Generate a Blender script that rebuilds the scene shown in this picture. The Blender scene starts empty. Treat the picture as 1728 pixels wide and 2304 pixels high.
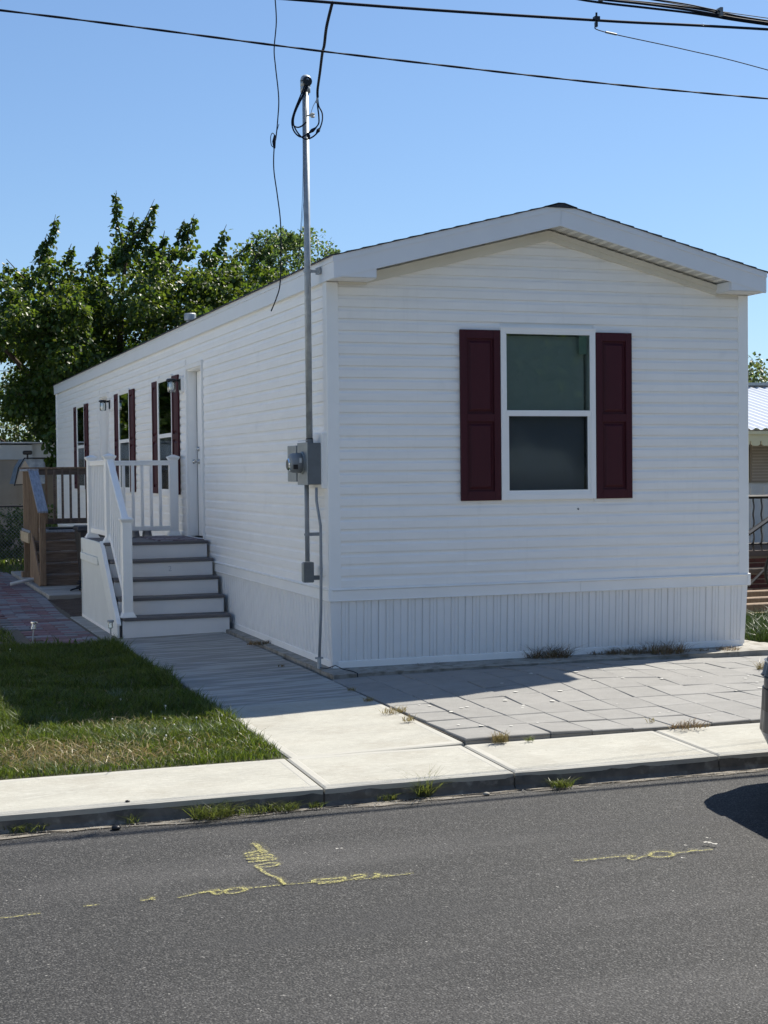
import bpy, math, random
import numpy as np
from mathutils import Vector, Matrix, noise
random.seed(11); rng = np.random.default_rng(7)
S = bpy.context.scene
COL = S.collection
# ------------------------------------------------------------------ camera
cam = bpy.data.objects.new('camera', bpy.data.cameras.new('camera')); COL.objects.link(cam)
fw = Vector((0.32936703, 0.94379592, -0.02768797)); rt = Vector((0.94401362, -0.32974541, -0.01030789)); up = Vector((0.01885852, 0.02274275, 0.99956347))
M4 = Matrix((rt, up, -fw)).transposed().to_4x4(); M4.translation = Vector((-3.83578, -12.40508, 1.71604))
cam.matrix_world = M4
cam.data.sensor_fit = 'VERTICAL'; cam.data.sensor_height = 36; cam.data.lens = 52.694
cam.data.clip_start = 0.1; cam.data.clip_end = 2000
S.camera = cam
# ------------------------------------------------------------------ sky, sun, exposure
SUN = Vector((0.77, 0.36, 1.0)).normalized()
EL = math.asin(SUN.z); AZ = math.atan2(SUN.x, SUN.y)
W = bpy.data.worlds.new("World"); S.world = W; W.use_nodes = True
nt = W.node_tree; nt.nodes.clear()
sky = nt.nodes.new('ShaderNodeTexSky'); sky.sky_type = 'NISHITA'; sky.sun_disc = False
sky.sun_elevation = EL; sky.sun_rotation = AZ; sky.air_density = 1.0; sky.dust_density = 0.5; sky.ozone_density = 1.0; sky.altitude = 200
bg = nt.nodes.new('ShaderNodeBackground'); bg.inputs[1].default_value = 0.15
wo = nt.nodes.new('ShaderNodeOutputWorld'); gm = nt.nodes.new('ShaderNodeGamma'); gm.inputs[1].default_value = 0.80
tn = nt.nodes.new('ShaderNodeMix'); tn.data_type = 'RGBA'; tn.blend_type = 'MULTIPLY'; tn.inputs[0].default_value = 1.0; tn.inputs[7].default_value = (0.366, 0.472, 0.605, 1)
nt.links.new(sky.outputs[0], gm.inputs[0]); nt.links.new(gm.outputs[0], tn.inputs[6]); nt.links.new(tn.outputs[2], bg.inputs[0]); nt.links.new(bg.outputs[0], wo.inputs[0])
sl = bpy.data.lights.new('sun', 'SUN'); sl.energy = 3.9; sl.angle = math.radians(0.53); sl.color = (1.0, 0.94, 0.83)
so = bpy.data.objects.new('sun', sl); COL.objects.link(so); so.location = SUN * 60
so.rotation_euler = SUN.to_track_quat('Z', 'Y').to_euler()
S.view_settings.view_transform = 'Standard'; S.view_settings.look = 'None'; S.view_settings.gamma = 1.0
S.view_settings.use_curve_mapping = False; S.view_settings.exposure = 1.13
S.render.engine = 'CYCLES'
S.cycles.max_bounces = 8; S.cycles.transparent_max_bounces = 24

# ------------------------------------------------------------------ materials
MATS = {}
def mat(name, col, rough=0.6, metal=0.0, var=0.0, vscale=6.0, bump=0.0, bscale=200.0, island=None, spec=0.5, col2=None, stretch=None, detail=4.0, coord='Object', bdist=0.002):
    if name in MATS: return MATS[name]
    m = bpy.data.materials.new(name); m.use_nodes = True; n = m.node_tree; L = n.links
    b = n.nodes['Principled BSDF']; b.inputs['Roughness'].default_value = rough; b.inputs['Metallic'].default_value = metal
    b.inputs['Specular IOR Level'].default_value = spec
    tc = n.nodes.new('ShaderNodeTexCoord'); mp = n.nodes.new('ShaderNodeMapping'); L.new(tc.outputs[coord], mp.inputs[0])
    if stretch: mp.inputs['Scale'].default_value = stretch
    rgb = n.nodes.new('ShaderNodeRGB'); rgb.outputs[0].default_value = (*col, 1); src = rgb.outputs[0]
    if var > 0 or col2:
        tx = n.nodes.new('ShaderNodeTexNoise'); tx.inputs['Scale'].default_value = vscale; tx.inputs['Detail'].default_value = detail
        tx.inputs['Roughness'].default_value = 0.62
        L.new(mp.outputs[0], tx.inputs[0])
        cr = n.nodes.new('ShaderNodeValToRGB'); cr.color_ramp.elements[0].position = 0.35; cr.color_ramp.elements[1].position = 0.68
        c2 = col2 if col2 else tuple(min(1, c * (1 + var)) for c in col)
        c1 = col if col2 else tuple(c * (1 - var) for c in col)
        cr.color_ramp.elements[0].color = (*c1, 1); cr.color_ramp.elements[1].color = (*c2, 1)
        L.new(tx.outputs[0], cr.inputs[0]); src = cr.outputs[0]
    if island:
        g = n.nodes.new('ShaderNodeNewGeometry'); hs = n.nodes.new('ShaderNodeHueSaturation')
        oi = n.nodes.new('ShaderNodeObjectInfo'); ad = n.nodes.new('ShaderNodeMath'); ad.operation = 'ADD'
        fr = n.nodes.new('ShaderNodeMath'); fr.operation = 'FRACT'
        L.new(g.outputs['Random Per Island'], ad.inputs[0]); L.new(oi.outputs['Random'], ad.inputs[1]); L.new(ad.outputs[0], fr.inputs[0])
        mr = n.nodes.new('ShaderNodeMapRange'); mr.inputs[3].default_value = 1 - island; mr.inputs[4].default_value = 1 + island
        L.new(fr.outputs[0], mr.inputs[0]); L.new(mr.outputs[0], hs.inputs['Value']); L.new(src, hs.inputs['Color'])
        mr2 = n.nodes.new('ShaderNodeMapRange'); mr2.inputs[3].default_value = 0.5 - island * 0.06; mr2.inputs[4].default_value = 0.5 + island * 0.05
        mu = n.nodes.new('ShaderNodeMath'); mu.operation = 'MULTIPLY'; mu.inputs[1].default_value = 7.31; f2 = n.nodes.new('ShaderNodeMath'); f2.operation = 'FRACT'
        L.new(fr.outputs[0], mu.inputs[0]); L.new(mu.outputs[0], f2.inputs[0]); L.new(f2.outputs[0], mr2.inputs[0]); L.new(mr2.outputs[0], hs.inputs['Hue'])
        src = hs.outputs[0]
    L.new(src, b.inputs['Base Color'])
    if bump > 0:
        t2 = n.nodes.new('ShaderNodeTexNoise'); t2.inputs['Scale'].default_value = bscale; t2.inputs['Detail'].default_value = 3
        L.new(mp.outputs[0], t2.inputs[0]); bp = n.nodes.new('ShaderNodeBump'); bp.inputs['Strength'].default_value = bump; bp.inputs['Distance'].default_value = bdist
        L.new(t2.outputs[0], bp.inputs['Height']); L.new(bp.outputs[0], b.inputs['Normal'])
    MATS[name] = m; m['_src'] = 1
    return m

def add_layer(m, col, scale, lo, hi, amt=1.0, stretch=None, zmask=None, kind='noise'):
    """blend another colour over a material by noise (stains, speckles)"""
    n = m.node_tree; L = n.links; b = n.nodes['Principled BSDF']
    old = b.inputs['Base Color'].links[0].from_socket
    tc = n.nodes.new('ShaderNodeTexCoord'); mp = n.nodes.new('ShaderNodeMapping'); L.new(tc.outputs['Object'], mp.inputs[0])
    if stretch: mp.inputs['Scale'].default_value = stretch
    if kind == 'noise':
        t = n.nodes.new('ShaderNodeTexNoise'); t.inputs['Detail'].default_value = 5
    else:
        t = n.nodes.new('ShaderNodeTexVoronoi')
    t.inputs['Scale'].default_value = scale; L.new(mp.outputs[0], t.inputs[0])
    mr = n.nodes.new('ShaderNodeMapRange'); mr.inputs[1].default_value = lo; mr.inputs[2].default_value = hi; mr.inputs[4].default_value = amt
    L.new(t.outputs[0], mr.inputs[0]); fac = mr.outputs[0]
    if zmask:
        sp = n.nodes.new('ShaderNodeSeparateXYZ'); L.new(tc.outputs['Object'], sp.inputs[0])
        m2 = n.nodes.new('ShaderNodeMapRange'); m2.inputs[1].default_value = zmask[1]; m2.inputs[2].default_value = zmask[2]
        L.new(sp.outputs[zmask[0]], m2.inputs[0]); mm = n.nodes.new('ShaderNodeMath'); mm.operation = 'MULTIPLY'
        L.new(fac, mm.inputs[0]); L.new(m2.outputs[0], mm.inputs[1]); fac = mm.outputs[0]
    mx = n.nodes.new('ShaderNodeMix'); mx.data_type = 'RGBA'; L.new(fac, mx.inputs[0]); L.new(old, mx.inputs[6]); mx.inputs[7].default_value = (*col, 1)
    L.new(mx.outputs[2], b.inputs['Base Color'])

VINYL = mat('vinyl_siding_white', (0.91, 0.885, 0.84), 0.5, var=0.025, vscale=2.2, bump=0.12, bscale=60, stretch=(1, 1, 6))
add_layer(VINYL, (0.55, 0.55, 0.52), 3.5, 0.62, 0.8, 0.22)
add_layer(VINYL, (0.60, 0.58, 0.52), 5, 0.58, 0.85, 0.12, stretch=(5, 5, .35))
TRIM = mat('trim_white', (0.90, 0.885, 0.85), 0.42, var=0.02, vscale=3, bump=0.04, bscale=40)
FASC = mat('fascia_aluminium', (0.78, 0.785, 0.79), 0.4, var=0.02, vscale=2)
SOFF = mat('soffit_vinyl', (0.87, 0.86, 0.80), 0.5)
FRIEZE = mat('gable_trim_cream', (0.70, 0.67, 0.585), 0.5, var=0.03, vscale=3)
SOFFV = mat('soffit_vented', (0.60, 0.585, 0.53), 0.6, bump=1.0, bscale=170, bdist=0.006)
add_layer(SOFFV, (0.10, 0.10, 0.10), 95, 0.05, 0.22, -0.0, kind='voronoi')
SKIRT = mat('skirting_vinyl', (0.84, 0.83, 0.81), 0.45, var=0.02, vscale=4, bump=0.05, bscale=80)
add_layer(SKIRT, (0.40, 0.38, 0.34), 9, 0.45, 0.75, 0.45, zmask=(2, 0.14, 0.0))
MAROON = mat('shutter_maroon', (0.055, 0.0075, 0.013), 0.55, spec=0.3, var=0.08, vscale=8, bump=0.25, bscale=90, stretch=(1, 1, 0.2))
ROOFM = mat('asphalt_shingle', (0.045, 0.048, 0.055), 0.9, var=0.35, vscale=60, bump=0.6, bscale=300)
GALV = mat('galvanised_steel', (0.36, 0.385, 0.40), 0.55, metal=0.45, var=0.16, vscale=14, bump=0.1, bscale=80)
PVCG = mat('grey_conduit', (0.25, 0.27, 0.29), 0.45, var=0.08, vscale=12)
METERG = mat('meter_box_grey', (0.14, 0.155, 0.165), 0.4, metal=0.1, var=0.1, vscale=10)
METERL = mat('meter_cover_grey', (0.30, 0.325, 0.335), 0.35, metal=0.5, var=0.1, vscale=10)
BLACK = mat('black_cable', (0.008, 0.012, 0.022), 0.7, spec=0.15)
BLACKM = mat('black_metal', (0.018, 0.018, 0.02), 0.4, metal=0.3)
CHROME = mat('satin_nickel', (0.55, 0.54, 0.52), 0.25, metal=1.0)
COMPO = mat('composite_tread_grey', (0.125, 0.115, 0.115), 0.6, var=0.15, vscale=9, stretch=(0.3, 6, 6), bump=0.3, bscale=60)
RISER = mat('riser_white', (0.78, 0.77, 0.76), 0.5, var=0.025, vscale=3)
LATT = mat('stair_skirting_cream', (0.72, 0.74, 0.72), 0.5, var=0.03, vscale=4)
WOOD = mat('weathered_pine', (0.15, 0.098, 0.062), 0.75, col2=(0.26, 0.18, 0.115), vscale=5, stretch=(5, 5, 0.8), bump=0.4, bscale=30)
WOODD = mat('weathered_deck_board', (0.105, 0.075, 0.058), 0.8, col2=(0.19, 0.145, 0.115), vscale=6, stretch=(0.7, 6, 8), bump=0.5, bscale=26)
WOODG = mat('grey_stained_wood', (0.17, 0.19, 0.23), 0.7, col2=(0.30, 0.33, 0.39), vscale=7, stretch=(6, 1, 1), bump=0.4, bscale=30)
WOODL = mat('cut_end_lumber', (0.36, 0.29, 0.19), 0.8, col2=(0.48, 0.40, 0.29), vscale=14, bump=0.5, bscale=40)
CONC = mat('concrete_light', (0.37, 0.36, 0.32), 0.85, var=0.07, vscale=1.8, bump=0.35, bscale=85, detail=6)
add_layer(CONC, (0.40, 0.38, 0.33), 3.2, 0.5, 0.72, 0.45)
add_layer(CONC, (0.46, 0.45, 0.405), 60, 0.56, 0.7, 0.5, stretch=(0.25, 3, 1))
add_layer(CONC, (0.35, 0.32, 0.27), 110, 0.62, 0.74, 0.5)
CONC2 = mat('concrete_field', (0.355, 0.345, 0.30), 0.92, var=0.09, vscale=2.3, bump=0.9, bscale=55, detail=8, stretch=(1, 2.2, 1), bdist=.003)
add_layer(CONC2, (0.29, 0.27, 0.225), 2.6, 0.48, 0.72, 0.65)
add_layer(CONC2, (0.20, 0.18, 0.14), 26, 0.66, 0.76, 0.5)
add_layer(CONC2, (0.47, 0.46, 0.41), 45, 0.52, 0.66, 0.6, stretch=(0.35, 2.4, 1))
add_layer(CONC2, (0.33, 0.30, 0.25), 75, 0.58, 0.70, 0.5, stretch=(.6, 1.6, 1))
CONCW = mat('concrete_broomed_shaded', (0.235, 0.23, 0.212), 0.85, var=0.06, vscale=2.0, bump=0.6, bscale=30, stretch=(0.5, 9, 1), detail=5)  # same concrete, base darkened to paint in the house shade
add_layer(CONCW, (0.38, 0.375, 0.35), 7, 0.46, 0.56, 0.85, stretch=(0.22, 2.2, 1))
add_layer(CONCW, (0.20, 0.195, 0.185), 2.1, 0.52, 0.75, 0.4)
CURB = mat('kerb_concrete_dirty', (0.125, 0.112, 0.094), 0.9, var=0.3, vscale=5, bump=0.8, bscale=60, detail=7)
add_layer(CURB, (0.30, 0.28, 0.24), 14, 0.55, 0.72, 0.6)
add_layer(CURB, (0.05, 0.048, 0.045), 8, 0.5, 0.72, 0.75)
SLABM = mat('footing_concrete', (0.30, 0.285, 0.25), 0.9, var=0.2, vscale=5, bump=0.8, bscale=50)
add_layer(SLABM, (0.12, 0.10, 0.07), 11, 0.5, 0.68, 0.7)
PAVER = mat('grey_paver', (0.228, 0.222, 0.209), 0.85, var=0.07, vscale=7, bump=0.5, bscale=150, island=0.07)
add_layer(PAVER, (0.38, 0.37, 0.36), 160, 0.58, 0.7, 0.6)
add_layer(PAVER, (0.62, 0.61, 0.58), 7, 0.02, 0.0, 0.0, kind='voronoi')
BRED = mat('brick_paver_red', (0.155, 0.082, 0.088), 0.8, island=0.28, var=0.2, vscale=14, bump=0.4, bscale=120)
BGREY = mat('brick_paver_grey', (0.165, 0.165, 0.18), 0.8, island=0.22, var=0.15, vscale=14, bump=0.4, bscale=120)
SAND = mat('joint_sand', (0.105, 0.088, 0.065), 0.95, var=0.35, vscale=30, bump=0.5, bscale=100)
MULCH = mat('mulch', (0.042, 0.027, 0.019), 0.95, col2=(0.085, 0.055, 0.038), vscale=45, bump=1.0, bscale=70, bdist=0.02)
SOIL = mat('lawn_soil', (0.030, 0.034, 0.016), 0.95, col2=(0.060, 0.062, 0.028), vscale=9, bump=0.7, bscale=40, bdist=0.01)
add_layer(SOIL, (0.13, 0.11, 0.055), 0.8, 0.60, 0.75, 0.6)
STRAWM = mat('dry_straw', (0.30, 0.235, 0.12), 0.9, island=0.35)
BRICK = mat('neighbour_brick', (0.13, 0.045, 0.032), 0.85, island=0.25, var=0.2, vscale=20, bump=0.5, bscale=80)
BRICKD = mat('neighbour_brick_dark', (0.075, 0.02, 0.02), 0.85, island=0.25, var=0.2, vscale=20, bump=0.5, bscale=80)
MORTAR = mat('mortar', (0.34, 0.29, 0.24), 0.9, bump=0.4, bscale=80)
CREAM = mat('cream_aluminium', (0.60, 0.57, 0.38), 0.5, var=0.03, vscale=3)
METROOF = mat('white_metal_roof', (0.62, 0.65, 0.70), 0.4, var=0.05, vscale=2, stretch=(1, 0.3, 1))
BEIGE = mat('beige_siding', (0.36, 0.31, 0.255), 0.6, var=0.05, vscale=3)
BEIGED = mat('beige_siding_brown', (0.24, 0.205, 0.165), 0.6, var=0.05, vscale=3)
OFFW = mat('offwhite_metal', (0.52, 0.54, 0.55), 0.5, var=0.05, vscale=4)
TARP = mat('blue_grey_canvas', (0.16, 0.20, 0.26), 0.7, col2=(0.30, 0.36, 0.42), vscale=7)
BLINDM = mat('blind_slats', (0.60, 0.66, 0.645), 0.7)
SHADEM = mat('dark_room_curtain', (0.030, 0.036, 0.045), 0.9, var=0.5, vscale=2.5, stretch=(0.7, 1, 2.2))
PAPER = mat('pale_green_sticker', (0.33, 0.45, 0.38), 0.7)
INTER = mat('interior_wall', (0.30, 0.29, 0.27), 0.8)
CARP = mat('car_paint_graphite', (0.032, 0.037, 0.048), 0.28, metal=0.4, var=0.02)
CARV = mat('car_silver_valance', (0.42, 0.42, 0.43), 0.4, metal=0.3)
RUBB = mat('tyre_rubber', (0.015, 0.015, 0.015), 0.85, bump=0.3, bscale=90)
LAMPG = mat('headlight_lens', (0.35, 0.38, 0.4), 0.08, metal=0.4)
BIN = mat('bin_plastic', (0.022, 0.022, 0.026), 0.45)
YELL = None

def alpha_noise(m, scale, lo, hi, stretch=(1, 1, 1), amax=1.0):
    n = m.node_tree; L = n.links; b = n.nodes['Principled BSDF']
    tc = n.nodes.new('ShaderNodeTexCoord'); mp = n.nodes.new('ShaderNodeMapping'); mp.inputs['Scale'].default_value = stretch; L.new(tc.outputs['Object'], mp.inputs[0])
    t = n.nodes.new('ShaderNodeTexNoise'); t.inputs['Scale'].default_value = scale; t.inputs['Detail'].default_value = 4; L.new(mp.outputs[0], t.inputs[0])
    mr = n.nodes.new('ShaderNodeMapRange'); mr.inputs[1].default_value = lo; mr.inputs[2].default_value = hi; L.new(t.outputs[0], mr.inputs[0])
    mr.inputs[4].default_value = amax; L.new(mr.outputs[0], b.inputs['Alpha'])
YELL = mat('yellow_marking_paint', (0.52, 0.48, 0.17), 0.9, var=0.1, vscale=40); alpha_noise(YELL, 110, 0.40, 0.68, amax=0.9)
YELF = mat('yellow_overspray', (0.34, 0.31, 0.14), 0.9); alpha_noise(YELF, 130, 0.50, 0.85, amax=0.55)
WHIP = mat('worn_white_paint', (0.55, 0.53, 0.48), 0.9); alpha_noise(WHIP, 60, 0.40, 0.6)

def glass_mat(name, tint, fac, rough=0.02, k=1.6):
    m = bpy.data.materials.new(name); m.use_nodes = True; n = m.node_tree; L = n.links; n.nodes.clear()
    o = n.nodes.new('ShaderNodeOutputMaterial'); mx = n.nodes.new('ShaderNodeMixShader'); g = n.nodes.new('ShaderNodeBsdfGlossy'); t = n.nodes.new('ShaderNodeBsdfTransparent')
    g.inputs['Roughness'].default_value = rough; g.inputs['Color'].default_value = (0.9, 0.95, 0.95, 1); t.inputs['Color'].default_value = (*tint, 1)
    fr = n.nodes.new('ShaderNodeFresnel'); fr.inputs['IOR'].default_value = 1.5
    ma = n.nodes.new('ShaderNodeMath'); ma.operation = 'MULTIPLY_ADD'; ma.inputs[1].default_value = k; ma.inputs[2].default_value = fac
    tx = n.nodes.new('ShaderNodeTexNoise'); tx.inputs['Scale'].default_value = 1.3; bp = n.nodes.new('ShaderNodeBump'); bp.inputs['Strength'].default_value = 0.02; bp.inputs['Distance'].default_value = 0.01
    tc = n.nodes.new('ShaderNodeTexCoord'); L.new(tc.outputs['Object'], tx.inputs[0]); L.new(tx.outputs[0], bp.inputs['Height']); L.new(bp.outputs[0], g.inputs['Normal'])
    L.new(fr.outputs[0], ma.inputs[0]); L.new(ma.outputs[0], mx.inputs[0]); L.new(t.outputs[0], mx.inputs[1]); L.new(g.outputs[0], mx.inputs[2]); L.new(mx.outputs[0], o.inputs[0])
    MATS[name] = m; return m
GLASS = glass_mat('window_glass', (0.88, 0.92, 0.90), 0.02)
GLASSD = glass_mat('screened_glass', (0.62, 0.63, 0.65), 0.0, 0.05, 0.6)
JAR = glass_mat('lamp_jar_glass', (0.9, 0.93, 0.95), 0.12)

def leaf_mat(name, base, trans, isl, tf=0.45):
    m = bpy.data.materials.new(name); m.use_nodes = True; n = m.node_tree; L = n.links; n.nodes.clear()
    o = n.nodes.new('ShaderNodeOutputMaterial'); mx = n.nodes.new('ShaderNodeMixShader'); mx.inputs[0].default_value = tf
    p = n.nodes.new('ShaderNodeBsdfPrincipled'); p.inputs['Roughness'].default_value = 0.42; p.inputs['Specular IOR Level'].default_value = 0.35
    t = n.nodes.new('ShaderNodeBsdfTranslucent'); g = n.nodes.new('ShaderNodeNewGeometry')
    def hs(c):
        h = n.nodes.new('ShaderNodeHueSaturation'); h.inputs['Color'].default_value = (*c, 1)
        a = n.nodes.new('ShaderNodeMapRange'); a.inputs[3].default_value = 1 - isl; a.inputs[4].default_value = 1 + isl; L.new(g.outputs['Random Per Island'], a.inputs[0]); L.new(a.outputs[0], h.inputs['Value'])
        q = n.nodes.new('ShaderNodeMath'); q.operation = 'MULTIPLY'; q.inputs[1].default_value = 13.7; f = n.nodes.new('ShaderNodeMath'); f.operation = 'FRACT'
        L.new(g.outputs['Random Per Island'], q.inputs[0]); L.new(q.outputs[0], f.inputs[0])
        b = n.nodes.new('ShaderNodeMapRange'); b.inputs[3].default_value = 0.475; b.inputs[4].default_value = 0.515; L.new(f.outputs[0], b.inputs[0]); L.new(b.outputs[0], h.inputs['Hue'])
        return h.outputs[0]
    L.new(hs(base), p.inputs['Base Color']); L.new(hs(trans), t.inputs['Color'])
    L.new(p.outputs[0], mx.inputs[1]); L.new(t.outputs[0], mx.inputs[2]); L.new(mx.outputs[0], o.inputs[0]); MATS[name] = m; return m
LEAF = leaf_mat('broad_leaf', (0.036, 0.068, 0.017), (0.17, 0.26, 0.024), 0.38, 0.33)
LEAF2 = leaf_mat('small_leaf', (0.065, 0.105, 0.040), (0.17, 0.26, 0.06), 0.3, 0.4)
LEAF3 = leaf_mat('far_leaf', (0.07, 0.095, 0.035), (0.17, 0.23, 0.06), 0.3, 0.35)
GRASS = leaf_mat('lawn_blade', (0.050, 0.080, 0.015), (0.15, 0.215, 0.024), 0.5, 0.36)
GRASSY = leaf_mat('dry_blade', (0.26, 0.21, 0.09), (0.30, 0.24, 0.09), 0.35, 0.3)
GRASSP = leaf_mat('pale_blade', (0.13, 0.17, 0.10), (0.16, 0.22, 0.09), 0.3, 0.3)
DGRASS = leaf_mat('shaded_blade', (0.030, 0.050, 0.014), (0.05, 0.09, 0.015), 0.5, 0.25)  # darker green paints in shade on the grass past the right corner
WEED = leaf_mat('weed_blade', (0.12, 0.135, 0.04), (0.20, 0.25, 0.045), 0.4, 0.35)
WEEDB = leaf_mat('brown_weed', (0.19, 0.135, 0.065), (0.24, 0.16, 0.07), 0.5, 0.25)
BARK = mat('bark', (0.07, 0.052, 0.038), 0.9, var=0.3, vscale=9, bump=0.8, bscale=30)

# ------------------------------------------------------------------ mesh helpers
WL = {}
class G:
    def __init__(s): s.v = []; s.f = []
    def add(s, vs, fs):
        o = len(s.v); s.v += [tuple(v) for v in vs]; s.f += [tuple(i + o for i in f) for f in fs]; return s
    def box(s, x0, x1, y0, y1, z0, z1):
        return s.add([(x0, y0, z0), (x1, y0, z0), (x1, y1, z0), (x0, y1, z0), (x0, y0, z1), (x1, y0, z1), (x1, y1, z1), (x0, y1, z1)],
                     [(0, 3, 2, 1), (4, 5, 6, 7), (0, 1, 5, 4), (1, 2, 6, 5), (2, 3, 7, 6), (3, 0, 4, 7)])
    def hexa(s, b, t):   # two 4-gons bottom/top (ccw seen from above)
        return s.add(list(b) + list(t), [(0, 3, 2, 1), (4, 5, 6, 7), (0, 1, 5, 4), (1, 2, 6, 5), (2, 3, 7, 6), (3, 0, 4, 7)])
    def prism(s, poly, axis, a, b):
        """poly of 2d pts; axis 0: (y,z) along x ; 1: (x,z) along y ; 2: (x,y) along z"""
        n = len(poly)
        def P(q, t): return (t, q[0], q[1]) if axis == 0 else ((q[0], t, q[1]) if axis == 1 else (q[0], q[1], t))
        vs = [P(q, a) for q in poly] + [P(q, b) for q in poly]
        fs = [tuple(range(n))[::-1], tuple(range(n, 2 * n))] + [(i, (i + 1) % n, n + (i + 1) % n, n + i) for i in range(n)]
        return s.add(vs, fs)
    def tube(s, pts, r, n=8, caps=True):
        pts = [Vector(p) for p in pts]; rs = r if isinstance(r, (list, tuple)) else [r] * len(pts)
        vs = []; fs = []; ref = Vector((0.123, 0.2, 1)).normalized(); u = None
        for i, p in enumerate(pts):
            d = (pts[min(i + 1, len(pts) - 1)] - pts[max(i - 1, 0)]).normalized()
            if u is None:
                u = d.cross(ref if abs(d.dot(ref)) < .95 else Vector((1, 0, 0))).normalized()
            else: u = (u - d * u.dot(d)).normalized()
            w = d.cross(u)
            for k in range(n):
                a = 2 * math.pi * k / n; vs.append(p + (u * math.cos(a) + w * math.sin(a)) * rs[i])
        for i in range(len(pts) - 1):
            for k in range(n):
                fs.append((i * n + k, i * n + (k + 1) % n, (i + 1) * n + (k + 1) % n, (i + 1) * n + k))
        if caps: fs.append(tuple(range(n))[::-1]); fs.append(tuple((len(pts) - 1) * n + k for k in range(n)))
        return s.add(vs, fs)
    def lathe(s, prof, c, axis='z', n=20):
        vs = []; fs = []
        for (r, h) in prof:
            for k in range(n):
                a = 2 * math.pi * k / n; x, y = r * math.cos(a), r * math.sin(a)
                v = (x, y, h) if axis == 'z' else ((h, x, y) if axis == 'x' else (x, h, y))
                vs.append((v[0] + c[0], v[1] + c[1], v[2] + c[2]))
        m = len(prof)
        for i in range(m - 1):
            for k in range(n): fs.append((i * n + k, i * n + (k + 1) % n, (i + 1) * n + (k + 1) % n, (i + 1) * n + k))
        fs.append(tuple(range(n))[::-1]); fs.append(tuple((m - 1) * n + k for k in range(n)))
        return s.add(vs, fs)
    def beam(s, a, b, w, h, upv=(0, 0, 1)):
        a = Vector(a); b = Vector(b); d = (b - a).normalized(); u = Vector(upv); r = d.cross(u).normalized() * w / 2; t = r.cross(d).normalized() * h / 2
        return s.hexa([a - r - t, a + r - t, b + r - t, b - r - t], [a - r + t, a + r + t, b + r + t, b - r + t])

def thing(name, label, cat, loc=(0, 0, 0), group=None):
    o = bpy.data.objects.new(name, None); COL.objects.link(o); o.location = loc; o.empty_display_size = 0.1
    o['label'] = label; o['category'] = cat
    if group: o['group'] = group
    WL[o.name] = Vector(loc); return o
def mesh(name, g, m, parent=None, smooth=False, bevel=0, kind=None, label=None, weld=False, origin=None):
    me = bpy.data.meshes.new(name)
    org = Vector(origin) if origin is not None else (WL[parent.name] if parent is not None else Vector((0, 0, 0)))
    base = WL[parent.name] if parent is not None else Vector((0, 0, 0))
    me.from_pydata([(v[0] - org.x, v[1] - org.y, v[2] - org.z) for v in g.v], [], g.f); me.validate()
    me.update()
    if smooth: me.polygons.foreach_set('use_smooth', [True] * len(me.polygons))
    if m: me.materials.append(m)
    o = bpy.data.objects.new(name, me); COL.objects.link(o)
    if parent is not None: o.parent = parent
    o.location = org - base
    WL[o.name] = org
    if bevel:
        b = o.modifiers.new('bevel', 'BEVEL'); b.width = bevel; b.segments = 1; b.limit_method = 'ANGLE'
    if smooth and bevel == 0 and smooth == 'auto':
        pass
    if kind: o['kind'] = kind
    if label: o['label'] = label
    return o
def tag(o, label, cat, group=None, kind=None):
    o['label'] = label; o['category'] = cat
    if group: o['group'] = group
    if kind: o['kind'] = kind
    return o
def inst(name, me, parent, loc, rot=(0, 0, 0), scale=None):
    o = bpy.data.objects.new(name, me); COL.objects.link(o); o.parent = parent
    o.location = Vector(loc) - WL[parent.name]; o.rotation_euler = rot
    if scale: o.scale = scale
    WL[o.name] = Vector(loc); return o
def npmesh(name, V, quads=None, tris=None, m=None, parent=None, kind=None, smooth=False):
    me = bpy.data.meshes.new(name)
    nq = 0 if quads is None else len(quads); ntr = 0 if tris is None else len(tris)
    me.vertices.add(len(V)); me.vertices.foreach_set('co', np.asarray(V, dtype=np.float32).ravel())
    idx = []; starts = []; tot = 0
    if nq: idx.append(np.asarray(quads).ravel()); starts.append(np.arange(nq) * 4); tot = nq * 4
    if ntr: idx.append(np.asarray(tris).ravel()); starts.append(tot + np.arange(ntr) * 3)
    idx = np.concatenate(idx).astype(np.int32); starts = np.concatenate(starts).astype(np.int32)
    me.loops.add(len(idx)); me.loops.foreach_set('vertex_index', idx)
    me.polygons.add(nq + ntr); me.polygons.foreach_set('loop_start', starts)
    me.polygons.foreach_set('use_smooth', np.full(nq + ntr, smooth))
    me.update(calc_edges=True)
    if m: me.materials.append(m)
    o = bpy.data.objects.new(name, me); COL.objects.link(o)
    if parent is not None: o.parent = parent; o.location = -WL[parent.name]
    if kind: o['kind'] = kind
    WL[o.name] = Vector((0, 0, 0)); return o

RZ = -0.22       # street level
def pav_z(x, y):
    return -0.055 + 0.070 * math.exp(-((x - 1.7) / 1.5) ** 2 - ((y + 1.05) / 0.95) ** 2) + 0.010 * math.sin(x * 2.3 + 1) * math.cos(y * 2.1)
def walk_z(x, y): return -0.03 + 0.025 * (x + .1) / 1.2 + 0.012 * min(y, 0)

# ------------------------------------------------------------------ ground, street
g = G()
ys = [-400, -14.1, -14.1, -3.38, -3.37, 60, 400]; zs = [-0.09, -0.09, -0.34, -0.34, -0.105, -0.105, -0.085]
xs = [-400, -30, -6, 0, 6, 30, 400]
for j in range(len(ys)):
    for x in xs: g.v.append((x, ys[j], zs[j]))
nx = len(xs)
for j in range(len(ys) - 1):
    for i in range(nx - 1): g.f.append((j * nx + i, j * nx + i + 1, (j + 1) * nx + i + 1, (j + 1) * nx + i))
mesh('ground', g, SOIL, kind='structure')
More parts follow.
